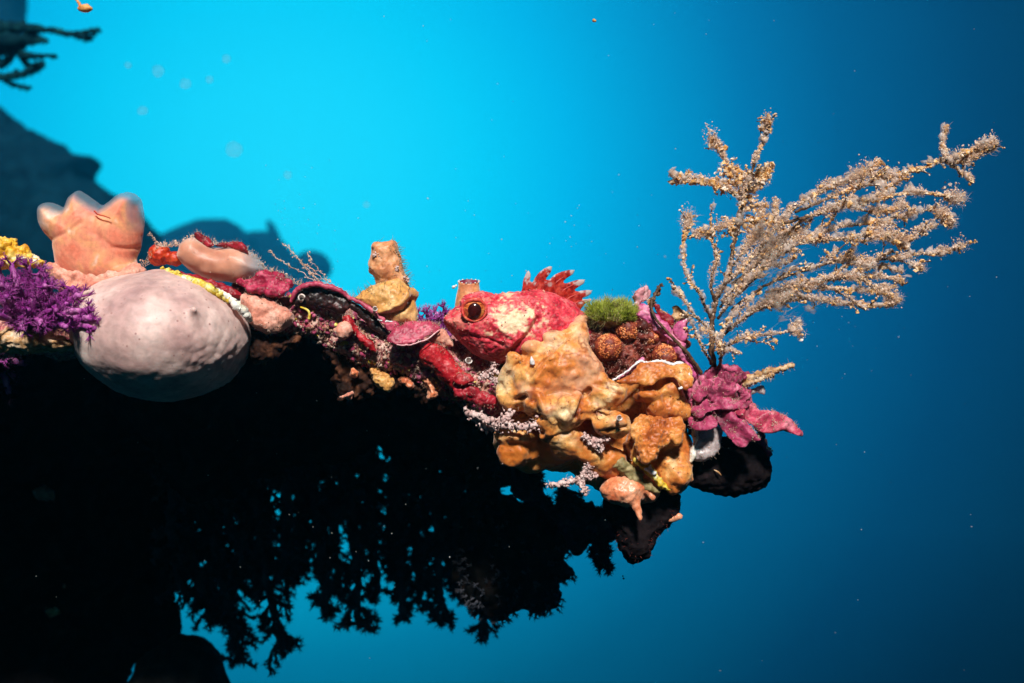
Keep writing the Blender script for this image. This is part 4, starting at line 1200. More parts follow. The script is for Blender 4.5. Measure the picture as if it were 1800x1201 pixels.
t.part('top_crust', rough(pillow([(1080, 664), (1098, 648), (1112, 636), (1124, 626), (1128, 632), (1116, 642), (1102, 653), (1088, 663)], 4, 4, lambda x, r: cv(x, r) + 8, 1.5), (1.2, 6, 2, 118)), M['pinkcrust'])

# lowest orange lump with a drip
def drip_f(X, Y, Z):
    f = ell(X, Y, Z, (1090, -45, -856), (38, 34, 27))
    f = smin(f, cap(X, Y, Z, (1108, -62, -868), (1118, -72, -902), 9, 4), 9)
    f = smin(f, ell(X, Y, Z, (1132, -30, -852), (26, 26, 30)), 12)
    f = smin(f, cap(X, Y, Z, (1124, -58, -848), (1140, -60, -868), 6, 5), 5)
    return f


dm = rough(sdf(drip_f, (1040, -100, -920), (1175, 10, -815), 2), (2.5, 18, 3, 120), (.8, 5, 2, 121))
one('dripping_sponge', 'salmon orange sponge lump with a drip, lowest on the orange sponge', 'sponge', dm, M['drip'], 1090, 880)
dl = [(1060, 880), (1085, 872), (1150, 850), (1190, 862), (1196, 884), (1195, 906), (1180, 925), (1160, 940), (1150, 965), (1135, 984), (1115, 993), (1097, 984), (1084, 956), (1072, 916)]
dk = rough(pillow(dl, 34, 30, 10, 3), (5, 26, 3, 122), (2, 8, 3, 123))
t = Thing('dark_sponge', 'dark tapering sponge lump hanging lowest at the reef tip', 'sponge', 1130, 870, y=10)
t.part('body', dk, M['duskrock'])
p_, n_ = on(dk, 200, (0, -.1, -.6), -.5)
t.part('hair', hairs(p_, n_, rng.uniform(3, 8, 200), .5, .5), M['brown'])
one('orange_nub', 'tiny orange finger at the right edge of the lowest dark lump', 'sponge', rough(tube(path([(1172, 914, -8), (1184, 911, -14), (1197, 907, -18)], 4), [7, 6.5, 4.5], 8, .15), (.8, 5, 2, 1)), M['drip'], 1176, 914)
yw = [(1108, 800), (1124, 806), (1138, 812), (1150, 830), (1164, 846), (1172, 856), (1158, 852), (1140, 838), (1120, 820)]
t = Thing('yellow_crust', 'yellow crust band with a white chip at the foot of the ruffled column', 'sponge', 1140, 830, y=-60)
t.part('band', rough(pillow(yw, 9, 8, -62, 1.8), (3, 9, 3, 125)), M['yellow'])
t.part('white_chip', rough(pillow([(1123, 816), (1130, 814), (1136, 809), (1138, 816), (1145, 823), (1140, 828), (1130, 822)], 5, 5, -72, 1.4), (1, 5, 2, 126)), M['white'])
one('olive_crust', 'olive brown turf crust between the orange lumps', 'crust', rough(pillow([(1050, 788), (1070, 792), (1090, 800), (1112, 818), (1136, 842), (1152, 858), (1130, 858), (1104, 842), (1080, 824), (1058, 808)], 12, 10, -54, 2), (4, 10, 3, 127)), M['olive'], 1100, 830)

# ================================================================== cup corals and green tuft
br = rough(sdf(lambda X, Y, Z: smin(smin(ell(X, Y, Z, (1075, 10, -618), (56, 50, 52)), ell(X, Y, Z, (1140, 10, -600), (66, 44, 44)), 16), ell(X, Y, Z, (1120, 6, -570), (60, 40, 24)), 12), (1000, -80, -690), (1225, 80, -530), 2.4), (8, 24, 3, 130), (4, 9, 3, 131))
one('brown_crust', 'dark red brown crust lump that carries the orange cup corals', 'crust', br, M['brown'], 1100, 650)
for lb, x, r, y, rad in (('round orange cup coral, biggest of the knobbly ones', 1066, 611, -40, 23), ('orange cup coral just under the green tuft', 1100, 581, -24, 20), ('orange cup coral behind the white rimmed plate', 1164, 626, -30, 21), ('small reddish cup coral on the right shoulder of the brown crust', 1142, 594, -26, 13)):
    t = Thing('cup_coral', lb, 'coral', x, r + rad * .6, y=y + 20, group='cup corals beside the orange sponge')
    t.part('cup', rough(sdf(lambda X, Y, Z: smin(ell(X, Y, Z, (x, y, -r), (rad, rad, rad)), cap(X, Y, Z, (x, y, -r), (x + 2, y + 40, -r - 8), rad * .9, rad * 1.2), 8), (x - 50, y - 40, -r - 50), (x + 50, y + 75, -r + 45), 2.4), (1.5, 10, 2, 132)), M['cupbody'])
    u = unit(1300); u = u[(u @ np.array((0, -.95, .3))) > .3 + .2 * vnoise(u * 3, 8)]
    t.part('knobs', blobs(np.array((x, y, -r)) + u * rad * 1.0, rng.uniform(1.0, 2.1, len(u)), .2, .3), M['cuphead'])
q_, w_ = on(br, 1500, FRONT, -.1)
one('fuzz', 'short reddish fuzz over the brown crust around the cup corals', 'turf', hairs(q_, w_, rng.uniform(2, 6.5, 1500), .4, .7), M['coralpink'], 1090, 600, kind='stuff')
cr = on(br, 500, (-.3, -.5, .6), .1)
one('turf', 'pale hairy turf around the rim of the brown crust', 'turf', join(hairs(cr[0], cr[1], rng.uniform(3, 9, 500), .5, .6), blobs(cr[0][:120], rng.uniform(.8, 2.0, 120))), M['turf'], 1080, 560, kind='stuff')

gm = rough(sdf(lambda X, Y, Z: ell(X, Y, Z, (1076, -18, -558), (40, 30, 17)), (1020, -60, -590), (1130, 30, -525), 2.4), (3, 12, 2, 135))
t = Thing('green_weed', 'tufted moss green weed cushion above the cup corals', 'seaweed', 1076, 574, y=-10)
t.part('cushion', gm, M['olive'])
p_, n_ = on(gm, 2600, (0, -.5, .6), -.1)
n_ = n_ * .7 + np.array((.08, -.25, .75)); n_ /= np.linalg.norm(n_, axis=1)[:, None]
t.part('blades', hairs(p_, n_ + .35 * np.stack([vnoise(p_ / 9.0, 21), vnoise(p_ / 9.0, 22), 0 * p_[:, 0]], 1), rng.uniform(7, 20, 2600) * (.55 + .9 * np.clip(.5 + .7 * vnoise(p_ / 11.0, 23), 0, 1.3)), .75, .45), M['green'])
p_, n_ = on(gm, 500, (-.7, -.2, .3), .1)
t.part('pale_fringe', hairs(p_, n_, rng.uniform(10, 24, 500), .5, .5), M['olive'])

# ================================================================== pink crusts right of the green tuft
pc = [(1112, 545), (1124, 536), (1140, 540), (1152, 556), (1172, 572), (1190, 590), (1204, 612), (1216, 640), (1220, 664), (1204, 668), (1190, 640), (1170, 612), (1146, 588), (1120, 566)]
one('pink_crust', 'lumpy mauve pink crust slope right of the cup corals', 'crust', rough(pillow(pc, 22, 16, -20, 1.8), (5, 18, 3, 140), (1.8, 6, 3, 141)), M['pinkcrust'], 1180, 640)
sheet('pink_leaf', 'pale pink curled crust leaf right of the green tuft', 'crust', [(1110, 528), (1114, 516), (1122, 509), (1134, 505), (1141, 512), (1140, 524), (1130, 530), (1122, 538), (1114, 540)], 6, 7, -18, M['palepink'], 1124, 538, layers=((3, 9, 3, 142),), curve=lambda x, r: 5 * np.sin(x / 6), rim=[(1112, 538), (1122, 529), (1132, 526)], rimr=1.3)
sheet('maroon_leaf', 'curled maroon leaf with tan edge behind the thin brown stalk', 'seaweed', [(1146, 534), (1154, 536), (1160, 546), (1172, 553), (1180, 562), (1180, 574), (1170, 572), (1158, 564), (1150, 552)], 4, 6, -28, M['maroon'], 1164, 566, layers=((1.5, 9, 2, 143),), rim=[(1146, 533), (1154, 537), (1161, 546), (1173, 553), (1181, 564), (1179, 573)], rimr=1.6, rimmat='tan')
sheet('pink_leaf', 'round mauve crust leaf with white edge beside the bush stem', 'crust', [(1178, 580), (1184, 570), (1196, 563), (1206, 562), (1202, 574), (1206, 588), (1200, 600), (1190, 598), (1182, 590)], 6, 7, -34, M['pinkcrust'], 1192, 598, layers=((1.5, 9, 2, 144),), rim=[(1207, 561), (1201, 568), (1203, 580), (1208, 590)], rimr=1.8)
sheet('tan_leaf', 'crumpled tan leaf between the maroon leaf and the bush stem', 'seaweed', [(1180, 552), (1182, 540), (1194, 543), (1208, 550), (1212, 558), (1200, 564), (1186, 566)], 6, 6, -14, M['tan'], 1196, 562, layers=((4, 9, 3, 145),))
sheet('brown_leaf', 'small orange leaf flap under the pale pink leaf', 'seaweed', [(1134, 528), (1142, 524), (1148, 534), (1144, 542), (1134, 540)], 4, 4, -24, M['ochre'], 1140, 540)
one('thin_stalk', 'thin brown stalk bending over the mauve crust', 'seaweed', join(tube(path([(1162, 500, -30), (1152, 518, -36), (1145, 536, -44), (1150, 556, -50), (1164, 574, -52), (1182, 594, -50), (1200, 612, -46), (1218, 634, -40), (1232, 656, -30)], 6, .4), [2.2, 2.4, 2.6, 3, 4], 7, .2), blobs(path([(1161, 500, -31), (1152, 520, -36), (1147, 532, -42)], 12, 2.0), 3.0, .5)), M['stem'], 1232, 656)

# ================================================================== magenta knob at the tip and its neighbours
mk = rough(sdf(lambda X, Y, Z: smin(smin(ell(X, Y, Z, (1262, -8, -700), (58, 46, 40)), ell(X, Y, Z, (1225, -12, -724), (30, 36, 36)), 12), ell(X, Y, Z, (1276, -4, -668), (44, 36, 17)), 10), (1175, -80, -790), (1345, 60, -635), 1.8), (11, 26, 3, 150), (6, 10, 3, 151), (1.6, 4, 2, 152))
one('magenta_crust', 'knobbly magenta coralline crust at the foot of the bush', 'crust', mk, M['magenta'], 1260, 740)
sheet('magenta_leaf', 'long magenta crust leaf pointing right into open water', 'crust', [(1278, 722), (1300, 712), (1317, 706), (1327, 718), (1350, 721), (1370, 729), (1387, 746), (1397, 756), (1390, 763), (1375, 757), (1360, 751), (1340, 757), (1322, 755), (1310, 745), (1298, 736)], 7, 9, -52, M['rose'], 1300, 730, layers=((2, 16, 3, 153), (.6, 5, 2, 154)), curve=lambda x, r: 11 * np.sin(x / 13) - .6 * (r - 730) + 6 * np.sin((x + r) / 7))
sheet('magenta_leaf', 'darker magenta crust leaf hanging beneath the long one', 'crust', [(1248, 724), (1266, 720), (1284, 722), (1300, 737), (1312, 752), (1321, 767), (1306, 770), (1296, 780), (1282, 778), (1267, 763), (1256, 745)], 6, 9, -58, M['magenta'], 1270, 730, layers=((2, 15, 3, 155), (.6, 5, 2, 156)), curve=lambda x, r: -.55 * (r - 740) + 7 * np.sin((x - r) / 9))
for lb, pts_, y_ in (('upper folded magenta plate on the knobbly crust', [(1208, 690), (1226, 672), (1252, 662), (1280, 668), (1296, 680), (1280, 688), (1256, 684), (1232, 694), (1214, 704)], -56),
                     ('middle folded magenta plate on the knobbly crust', [(1204, 716), (1228, 700), (1262, 694), (1296, 704), (1310, 700), (1300, 716), (1270, 716), (1240, 720), (1216, 730)], -62),
                     ('lower left magenta plate touching the ruffled column', [(1202, 736), (1216, 724), (1240, 724), (1252, 738), (1242, 750), (1220, 752), (1206, 750)], -60)):
    sheet('magenta_plate', lb, 'crust', pts_, 4, 6, y_, M['magenta'], pts_[0][0], pts_[0][1], layers=((2.2, 14, 3, 158), (.7, 5, 2, 159)), curve=lambda x, r: -.7 * (r - pts_[0][1]) + 5 * np.sin(x / 7))
sheet('glassy_sponge', 'translucent greyish sponge flap with tiny pores under the magenta crust', 'sponge', [(1216, 748), (1232, 742), (1250, 745), (1263, 756), (1262, 776), (1255, 795), (1236, 806), (1214, 806), (1210, 786), (1218, 770)], 9, 10, -30, M['glassy'], 1236, 804)
sheet('white_sponge', 'cream flap of sponge at the right edge of the ruffled column', 'sponge', [(1212, 742), (1220, 750), (1222, 768), (1216, 784), (1218, 796), (1208, 812), (1204, 800), (1210, 780)], 6, 6, -40, M['whitecrust'], 1212, 800)
db = [(1216, 800), (1235, 790), (1262, 772), (1290, 770), (1320, 762), (1345, 768), (1358, 790), (1363, 815), (1365, 836), (1350, 858), (1310, 872), (1270, 875), (1232, 863), (1212, 856), (1212, 824)]
dbm = rough(pillow(db, 40, 36, 34, 3), (4, 26, 3, 160), (1.6, 8, 3, 161))
t = Thing('dark_sponge', 'smooth black sponge lump under the magenta leaves', 'sponge', 1290, 790, y=30)
t.part('body', dbm, M['duskrock'])
t.part('pale_streak', tube(path([(1255, 826, -12), (1262, 830, -14), (1268, 836, -14)], 4), [.6, 2, .6], 6), M['tan'])
t.part('side_growth', rough(tube(path([(1336, 752, -6), (1338, 770, -2), (1342, 785, 2), (1352, 800, 6)], 5, .5), [5, 6, 5, 6], 8, .25), (2, 6, 2, 5)), M['magenta'])
one('white_speck', 'small white crumb on the right side of the black lump', 'grain', blobs(np.array([P3(1352, 788, -8), P3(1347, 786, -8), P3(1356, 792, -6)]), np.array([3.4, 2.6, 2.2]), .3, .3), M['whitecrust'], 1352, 789)
tw = Thing('twig', 'pale encrusted twig pointing right above the magenta leaf', 'twig', 1305, 675, y=-20)
for pts, r in (([(1300, 672, -10), (1326, 662, -24), (1346, 655, -30), (1368, 650, -34), (1393, 643, -38)], [7, 6, 6, 5, 4.5]), ([(1302, 680, -14), (1322, 672, -30), (1342, 664, -36), (1358, 658, -40)], [5, 5, 4.5, 3])):
    q = path(pts, 8, .7)
    m_ = rough(tube(q, r, 9, .25), (1.8, 7, 3, 165))
    b_ = tw.part('stick', m_, M['tan'])
    p_, n_ = on(m_, 130)
    tw.part('fuzz', join(hairs(p_, n_, rng.uniform(2, 8, 130), .4, .6), blobs(p_[:60], rng.uniform(.8, 1.8, 60), .5)), M['turf'], b_)
tw.part('flap', rough(pillow([(1308, 690), (1322, 682), (1338, 678), (1340, 694), (1326, 690), (1314, 696)], 3, 4, -18, 1.6), (1.5, 8, 2, 166)), M['glassy'])

# ================================================================== white lacy bryozoan twigs
def lace(label, lines, px, py, r=5.5):
    t = Thing('bryozoan', label, 'bryozoan', px, py)
    for pts in lines:
        q = path(pts, 8, 1.0)
        n = len(q) * 3
        k = rng.integers(0, len(q), n)
        P = q[k] + rng.normal(size=(n, 3)) * r * .8
        D = unit(n)
        t.part('twig', join(tube(q, [r, r * .9, r * .5], 7, .4), blobs(P, rng.uniform(1.2, 3.4, n), .5), hairs(P, D, rng.uniform(3, 10, n), .6, .5)), M['bryo'])
    return t


lace('pale lacy twig along the lower left edge of the orange sponge', [[(822, 726, -14), (846, 734, -30), (872, 744, -60), (900, 750, -76), (934, 749, -82), (960, 742, -86), (972, 737, -86)], [(872, 744, -60), (886, 736, -70), (900, 728, -74)], [(826, 728, -10), (840, 738, -14), (858, 752, -20), (880, 756, -40)]], 830, 730, 6)
lace('pale pink forked twig in front of the blue gap under the orange sponge', [[(966, 853, -60), (990, 850, -70), (1012, 845, -74), (1030, 838, -70), (1044, 832, -62)], [(1014, 844, -74), (1022, 854, -78), (1031, 866, -78)], [(1026, 838, -72), (1030, 828, -74), (1034, 818, -72)]], 1045, 834, 4.5)
lace('small pale twig cluster under the brown knob of the orange sponge', [[(1026, 770, -84), (1042, 776, -88), (1056, 774, -88), (1068, 772, -84)], [(1044, 776, -88), (1050, 784, -90), (1058, 790, -88)]], 1066, 776, 4)
lace('pale branching twig in the gap below the fish throat', [[(842, 664, -30), (856, 660, -38), (872, 654, -44)], [(856, 660, -38), (866, 668, -40), (878, 672, -40)], [(850, 662, -34), (862, 650, -40), (870, 644, -42)]], 872, 662, 3.2)

# ================================================================== feathery bush
bush = Thing('feather_bush', 'large feathery tan hydroid bush sweeping right into open water', 'hydroid', 1256, 655, y=-12)
BR = [
    # pts, base radius, fuzz start, fuzz amount, colour bias
    ('stem', [(1258, 656, -10), (1251, 610, -14), (1252, 565, -16), (1258, 532, -16), (1274, 500, -14), (1285, 468, -12), (1290, 430, -10), (1300, 390, -10), (1307, 350, -14), (1318, 310, -18), (1331, 272, -22), (1346, 238, -26), (1348, 214, -28)], 6.2, .55, 1.4),
    ('branch', [(1258, 532, -16), (1250, 505, -20), (1253, 475, -24), (1262, 455, -26), (1252, 428, -24), (1250, 395, -24), (1255, 358, -24)], 3.4, .5, .5),
    ('branch', [(1250, 560, -16), (1232, 522, -26), (1212, 492, -30), (1203, 458, -34), (1202, 420, -36), (1210, 378, -38)], 3.2, .15, 1.5),
    ('branch', [(1247, 580, -16), (1222, 556, -28), (1206, 532, -32), (1184, 506, -36)], 2.8, .2, 1.0),
    ('branch', [(1252, 640, -14), (1236, 612, -28), (1222, 580, -34), (1212, 560, -36)], 3.0, .4, .5),
    ('branch', [(1304, 352, -14), (1276, 330, -24), (1240, 322, -32), (1206, 318, -38), (1180, 308, -42)], 3.0, .1, 2.2),
    ('branch', [(1306, 345, -14), (1290, 308, -6), (1270, 274, 0), (1250, 246, 4)], 3.0, .1, 1.8),
    ('branch', [(1310, 335, -16), (1332, 330, -30), (1344, 316, -36), (1350, 300, -38)], 3.0, .05, 2.2),
    ('branch', [(1300, 392, -10), (1270, 398, -30), (1240, 410, -40), (1222, 414, -44)], 2.6, .1, 1.8),
    ('branch', [(1300, 392, -10), (1330, 388, -30), (1360, 388, -38), (1378, 392, -40)], 2.6, .1, 2.0),
    ('branch', [(1302, 372, -10), (1318, 366, -24), (1336, 364, -30), (1348, 362, -30)], 2.4, .1, 1.5),
    ('branch', [(1284, 470, -12), (1310, 440, 6), (1332, 400, 16), (1342, 370, 20)], 2.6, .2, 1.5),
    ('branch', [(1278, 496, -14), (1312, 464, -30), (1350, 420, -40), (1390, 376, -44), (1432, 344, -46), (1482, 320, -46), (1528, 300, -44), (1550, 288, -42)], 4.2, .25, 1.9),
    ('branch', [(1400, 372, -44), (1450, 352, -40), (1500, 332, -36), (1552, 315, -32), (1605, 300, -30), (1660, 284, -28), (1714, 274, -26), (1754, 254, -24)], 3.2, .1, 1.7),
    ('branch', [(1680, 280, -28), (1700, 268, -30), (1725, 258, -32), (1748, 250, -34)], 2.0, .1, 1.6),
    ('branch', [(1664, 282, -28), (1659, 256, -30), (1664, 226, -32)], 2.0, .05, 1.0),
    ('branch', [(1670, 286, -28), (1688, 304, -20), (1706, 320, -16)], 2.2, .05, 1.8),
    ('branch', [(1380, 392, -40), (1440, 376, -52), (1500, 360, -58), (1560, 346, -58), (1625, 340, -54), (1700, 354, -50)], 3.2, .2, 1.7),
    ('branch', [(1496, 362, -58), (1530, 372, -64), (1562, 368, -66), (1590, 362, -66)], 2.0, .1, 1.4),
    ('branch', [(1288, 500, -12), (1330, 466, 10), (1382, 430, 24), (1440, 410, 30), (1504, 394, 32), (1572, 384, 32), (1640, 370, 30), (1668, 392, 28)], 3.6, .25, 1.7),
    ('branch', [(1300, 516, -10), (1360, 456, -66), (1412, 426, -76), (1472, 420, -80), (1532, 415, -80), (1592, 420, -78), (1650, 396, -74)], 3.4, .25, 1.8),
    ('branch', [(1560, 416, -80), (1580, 428, -84), (1592, 434, -84)], 2.0, .0, 2.2),
    ('branch', [(1286, 546, -14), (1350, 500, 16), (1420, 474, 34), (1482, 459, 40), (1562, 455, 42), (1612, 446, 42), (1656, 443, 40), (1690, 432, 38)], 3.2, .25, 1.0),
    ('branch', [(1560, 455, 42), (1596, 463, 38), (1618, 470, 36)], 1.8, .1, 1.2),
    ('branch', [(1346, 514, -40), (1420, 496, -54), (1490, 490, -58), (1552, 488, -56), (1584, 492, -54)], 2.8, .2, 1.1),
    ('branch', [(1450, 493, -54), (1500, 480, -60), (1550, 470, -62), (1590, 480, -60)], 2.0, .2, .9),
    ('branch', [(1350, 512, -40), (1410, 506, -30), (1470, 508, -26), (1520, 512, -24), (1560, 510, -24)], 2.4, .3, 1.0),
    ('branch', [(1276, 580, -14), (1330, 546, -60), (1368, 534, -70), (1412, 526, -74), (1460, 530, -74), (1512, 536, -72), (1558, 536, -70), (1577, 522, -68)], 3.4, .35, 1.2),
    ('branch', [(1270, 590, -14), (1312, 556, 20), (1350, 528, 34), (1392, 506, 40), (1440, 500, 42)], 3.0, .3, 1.1),
    ('branch', [(1262, 560, -16), (1292, 520, -50), (1326, 482, -60), (1362, 452, -64), (1400, 440, -66)], 2.8, .2, 1.4),
    ('branch', [(1266, 540, -16), (1292, 505, 30), (1330, 460, 44), (1360, 430, 46), (1404, 402, 48)], 2.8, .2, 1.4),
    ('branch', [(1262, 622, -14), (1290, 602, -40), (1322, 592, -52), (1356, 586, -56), (1390, 580, -56), (1404, 566, -54)], 3.0, .3, .9),
    ('branch', [(1388, 581, -56), (1400, 584, -58), (1406, 590, -58)], 1.8, .0, 1.2),
    ('branch', [(1264, 632, -14), (1280, 616, -30), (1298, 622, -34)], 2.0, .4, .6),
    ('branch', [(1262, 650, -12), (1268, 625, -20), (1266, 600, -26), (1280, 570, -30), (1300, 545, -32), (1322, 520, -34)], 3.2, .35, 1.0),
    ('branch', [(1272, 500, -30), (1300, 478, -40), (1322, 452, -44), (1346, 440, -46)], 2.4, .2, 1.3),
]
extra = []
for nm, pts, r0, fs, am in BR:
    ln = sum(math.hypot(pts[k + 1][0] - pts[k][0], pts[k + 1][1] - pts[k][1]) for k in range(len(pts) - 1))
    if nm == 'stem' or ln < 110 or pts[-1][0] < 1300:
        continue
    for _ in range(int(ln / 95)):
        k = rnd.randrange(1, max(2, int((len(pts) - 1) * .75))) if len(pts) > 2 else 0
        (xa, ra, ya), (xb, rb, yb) = pts[k], pts[k + 1]
        g = rnd.random(); x, r, y = xa + (xb - xa) * g, ra + (rb - ra) * g, ya
        an = math.atan2(rb - ra, xb - xa) + rnd.choice((-1, 1)) * rnd.uniform(.2, .55)
        l2 = rnd.uniform(30, 85)
        mx, my = x + math.cos(an) * l2 * .55, r + math.sin(an) * l2 * .55
        an -= rnd.uniform(-.3, .5)
        extra.append(('branch', [(x, r, y), (mx, my, y), (mx + math.cos(an) * l2 * .45, my + math.sin(an) * l2 * .45, y)], 1.7, .1, rnd.uniform(.5, 1.2)))
BR += extra
for i, (nm, pts, r0, fs, am) in enumerate(BR):
    pts = [(x_, r_, -10 + (430 - r_) * .3 + 6 * math.sin(i * 2.1)) if (nm != 'stem' and k_ > 0) else (x_, r_, y_) for k_, (x_, r_, y_) in enumerate(pts)]
    q = path(pts, 9, .7)
    q = q + np.stack([fbm(q, 40, 2, 400 + i), .5 * fbm(q, 40, 2, 500 + i), fbm(q, 40, 2, 600 + i)], 1) * 3.2 * np.linspace(0, 1, len(q))[:, None]
    n = len(q)
    ms = [tube(q, [r0 * .9, r0 * .65, r0 * .45, r0 * .28], 7, .25)]
    seg = np.linalg.norm(np.diff(q, axis=0), axis=1); Lt = seg.sum()
    f0 = fs * .6
    # short side twigs
    tw_p = []
    for _ in range(int(Lt / 26)):
        k = min(int((f0 + (1 - f0) * rnd.random()) * (n - 1)), n - 2)
        tg = q[k + 1] - q[k]; tg = tg / (np.linalg.norm(tg) + 1e-9)
        d = tg * .9 + rng.normal(size=3) * .55 + np.array((0, 0, .1)); d /= np.linalg.norm(d)
        ln = rnd.uniform(10, 30)
        s_ = spline([q[k], q[k] + d * ln * .5 + rng.normal(size=3) * 2, q[k] + d * ln], 4, False)
        ms.append(tube(s_, [1.3, .8], 5, .2)); tw_p.append(s_)
    pr = bush.part(nm, join(*ms), M['stem'])

    def sample(cnt, spread, lo=f0, clump=1.0, seed=0):
        f = lo + (1 - lo) * rng.random(cnt * 3) ** .8
        w = np.clip(.55 + clump * vnoise(np.stack([f * Lt / 22.0, np.full(len(f), i * 7.3 + seed), 0 * f], 1), 3), .03, 1)
        f = f[rng.random(len(f)) < w][:cnt]
        x = f * (n - 1)
        k = np.minimum(x.astype(int), n - 2)
        p = q[k] + (q[k + 1] - q[k]) * (x - k)[:, None]
        tg = q[k + 1] - q[k]; tg = tg / (np.linalg.norm(tg, axis=1)[:, None] + 1e-9)
        wd = np.clip(.75 + 1.0 * vnoise(np.stack([f * Lt / 34.0, np.full(len(f), i * 3.1), 0 * f], 1), 9), .15, 1.8) * (.65 + .5 * f)
        WD[0] = wd
        return p + rng.normal(size=(len(f), 3)) * (spread * wd)[:, None], tg, f
    up = np.array((-.25, 0, 1.0))
    WD = [1.0]
    # golden crumbs strung along the branch
    p, tg, f = sample(int(Lt * .7 * am), 2.0, f0, 1.3)
    m1 = blobs(p, rng.uniform(.6, 1.9, len(p)) * (.6 + .5 * f) * (.8 + .2 * am), .65, .65)
    p, tg, f = sample(int(Lt * .09 * am), 3.4, f0, 1.4)
    m2 = blobs(p, rng.uniform(1.5, 3.6, len(p)) * (.6 + .3 * am), .75, .8)
    tp = [blobs(s_[rng.integers(1, len(s_), 7)] + rng.normal(size=(7, 3)) * 1.2, rng.uniform(.9, 2.6, 7), .55, .5) for s_ in tw_p]
    bush.part('polyps', join(m1, m2, *tp), M['gold'], pr, smooth=False)
    # pale tissue and down, thicker on the upper side
    p, tg, f = sample(int(Lt * 7.5 * am), 2.6, f0 * .5, .9, 1)
    D = unit(len(p)) * .95 + up * .55 + tg * .5
    D /= np.linalg.norm(D, axis=1)[:, None]
    h1 = hairs(p, D, rng.uniform(2, 12, len(p)) * (.45 + .22 * am) * WD[0], rng.uniform(.2, .45, len(p)), 1.0)
    p, tg, f = sample(int(Lt * 1.6 * am), 3.4, f0 * .5, 1.1, 2)
    p = p + up * rng.uniform(0, 1, (len(p), 1)) ** 2 * 10 * am * WD[0][:, None]
    b1 = blobs(p, rng.uniform(.5, 1.7, len(p)), .7, .7)
    bush.part('down', join(h1, b1), M['fuzz'], pr)
    p, tg, f = sample(int(Lt * .22 * am), 3.0, f0 * .6, 1.2, 3)
    p = p + up * rng.uniform(0, 7, (len(p), 1)) * am * .7
    bush.part('tissue', blobs(p, rng.uniform(1.8, 4.6, len(p)), .8, .85), M['veil'], pr)
cl = []
for x_, r_, s_, k_ in ((1285, 300, 10, 60), (1300, 318, 13, 90), (1340, 312, 9, 60), (1345, 300, 7, 40), (1268, 328, 9, 50), (1196, 312, 8, 40), (1256, 250, 5, 24), (1346, 224, 6, 34), (1312, 344, 11, 70), (1290, 398, 13, 60), (1330, 392, 12, 60), (1240, 408, 9, 30)):
    cl.append(path([(x_, r_, -10 + (430 - r_) * .3), (x_ + 1, r_, -10 + (430 - r_) * .3)], 1)[:1] + rng.normal(size=(k_, 3)) * s_ * (1, .6, .7))
cl = np.concatenate(cl)
bush.part('crumb_clump', join(blobs(cl, rng.uniform(1.2, 4.2, len(cl)), .7, .8), hairs(np.repeat(cl, 6, 0), unit(len(cl) * 6), rng.uniform(3, 10, len(cl) * 6), .4, .8)), M['gold'], smooth=False)
# filmy tissue stretched between the lower branches
vp = []
cand = [path(x[1], 14) for x in BR if x[1][-1][0] > 1300 and x[1][0][0] < 1420]
for _ in range(1100):
    qa, qb = cand[rnd.randrange(len(cand))], cand[rnd.randrange(len(cand))]
    fa = rnd.uniform(.02, .55)
    p, r = qa[int(fa * (len(qa) - 1))], qb[int(fa * (len(qb) - 1))]
    if np.linalg.norm(p - r) < 75:
        vp.append(p + (r - p) * rnd.random() + rng.normal(size=3) * 4)
vp = np.array(vp)
D = np.array((.75, 0, .55)) + unit(len(vp)) * .35; D /= np.linalg.norm(D, axis=1)[:, None]
D2 = np.repeat(D, 3, 0) + unit(len(vp) * 3) * .3; D2 /= np.linalg.norm(D2, axis=1)[:, None]
bush.part('film', join(blobs(vp, rng.uniform(2, 6, len(vp)), .8, .85), hairs(np.repeat(vp, 3, 0) + rng.normal(size=(len(vp) * 3, 3)) * 5, D2, rng.uniform(12, 34, len(vp) * 3), .6, .3)), M['film'])

# ================================================================== turf, loose crumbs and threads on the ledge
okl = lambda v: (v[:, 0] > 425) & (v[:, 0] < 900)
p_, n_ = on(front, 5200, FRONT, -.1, okl)
one('turf', 'pale hairy turf and crumbs over the ledge face', 'turf', join(hairs(p_, n_, rng.uniform(2, 10, 5200), rng.uniform(.4, .8, 5200), .7), blobs(p_[:2600] + n_[:2600] * 2, rng.uniform(.8, 3.4, 2600), .6, .6)), M['turf'], 650, 620, kind='stuff')
p_, n_ = on(front, 500, FRONT, -.1, okl)
one('coral_rubble', 'magenta and rose crumbs over the ledge face', 'rubble', blobs(p_ + n_ * 2, rng.uniform(2, 6.5, 500), .5, .6), M['magenta'], 650, 625, kind='stuff')
fu_p, fu_n = [], []
for m_, n_d in DUST:
    q_, w_ = on(m_, n_d, (0, .3, .6), .1, None, True)
    fu_p.append(q_); fu_n.append(w_)
fu_p = np.concatenate(fu_p); fu_n = np.concatenate(fu_n) * .6 + np.array((0, -.1, .6)); fu_n /= np.linalg.norm(fu_n, axis=1)[:, None]
one('hair_turf', 'fine hairs growing along the edges of the crust plates and leaves', 'turf', hairs(fu_p, fu_n, rng.uniform(2, 9, len(fu_p)), .33, .8), M['fuzz'], 900, 600, kind='stuff')
p_, n_ = on(front, 160, FRONT, -.1, okl)
one('sponge_crumbs', 'yellow and tan crumbs over the ledge face', 'rubble', blobs(p_ + n_ * 2, rng.uniform(1.5, 4.0, 160), .5, .6), M['yellow'], 650, 630, kind='stuff')
TX = [250, 280, 312, 345, 380, 437, 466, 500, 517, 536, 575, 600, 625]
TY = [466, 432, 430, 414, 428, 440, 472, 486, 496, 502, 504, 514, 526]
x = rng.uniform(250, 625, 620)
p_ = np.stack([x, rng.uniform(-8, 14, 620), -np.interp(x, TX, TY) - 3], 1)
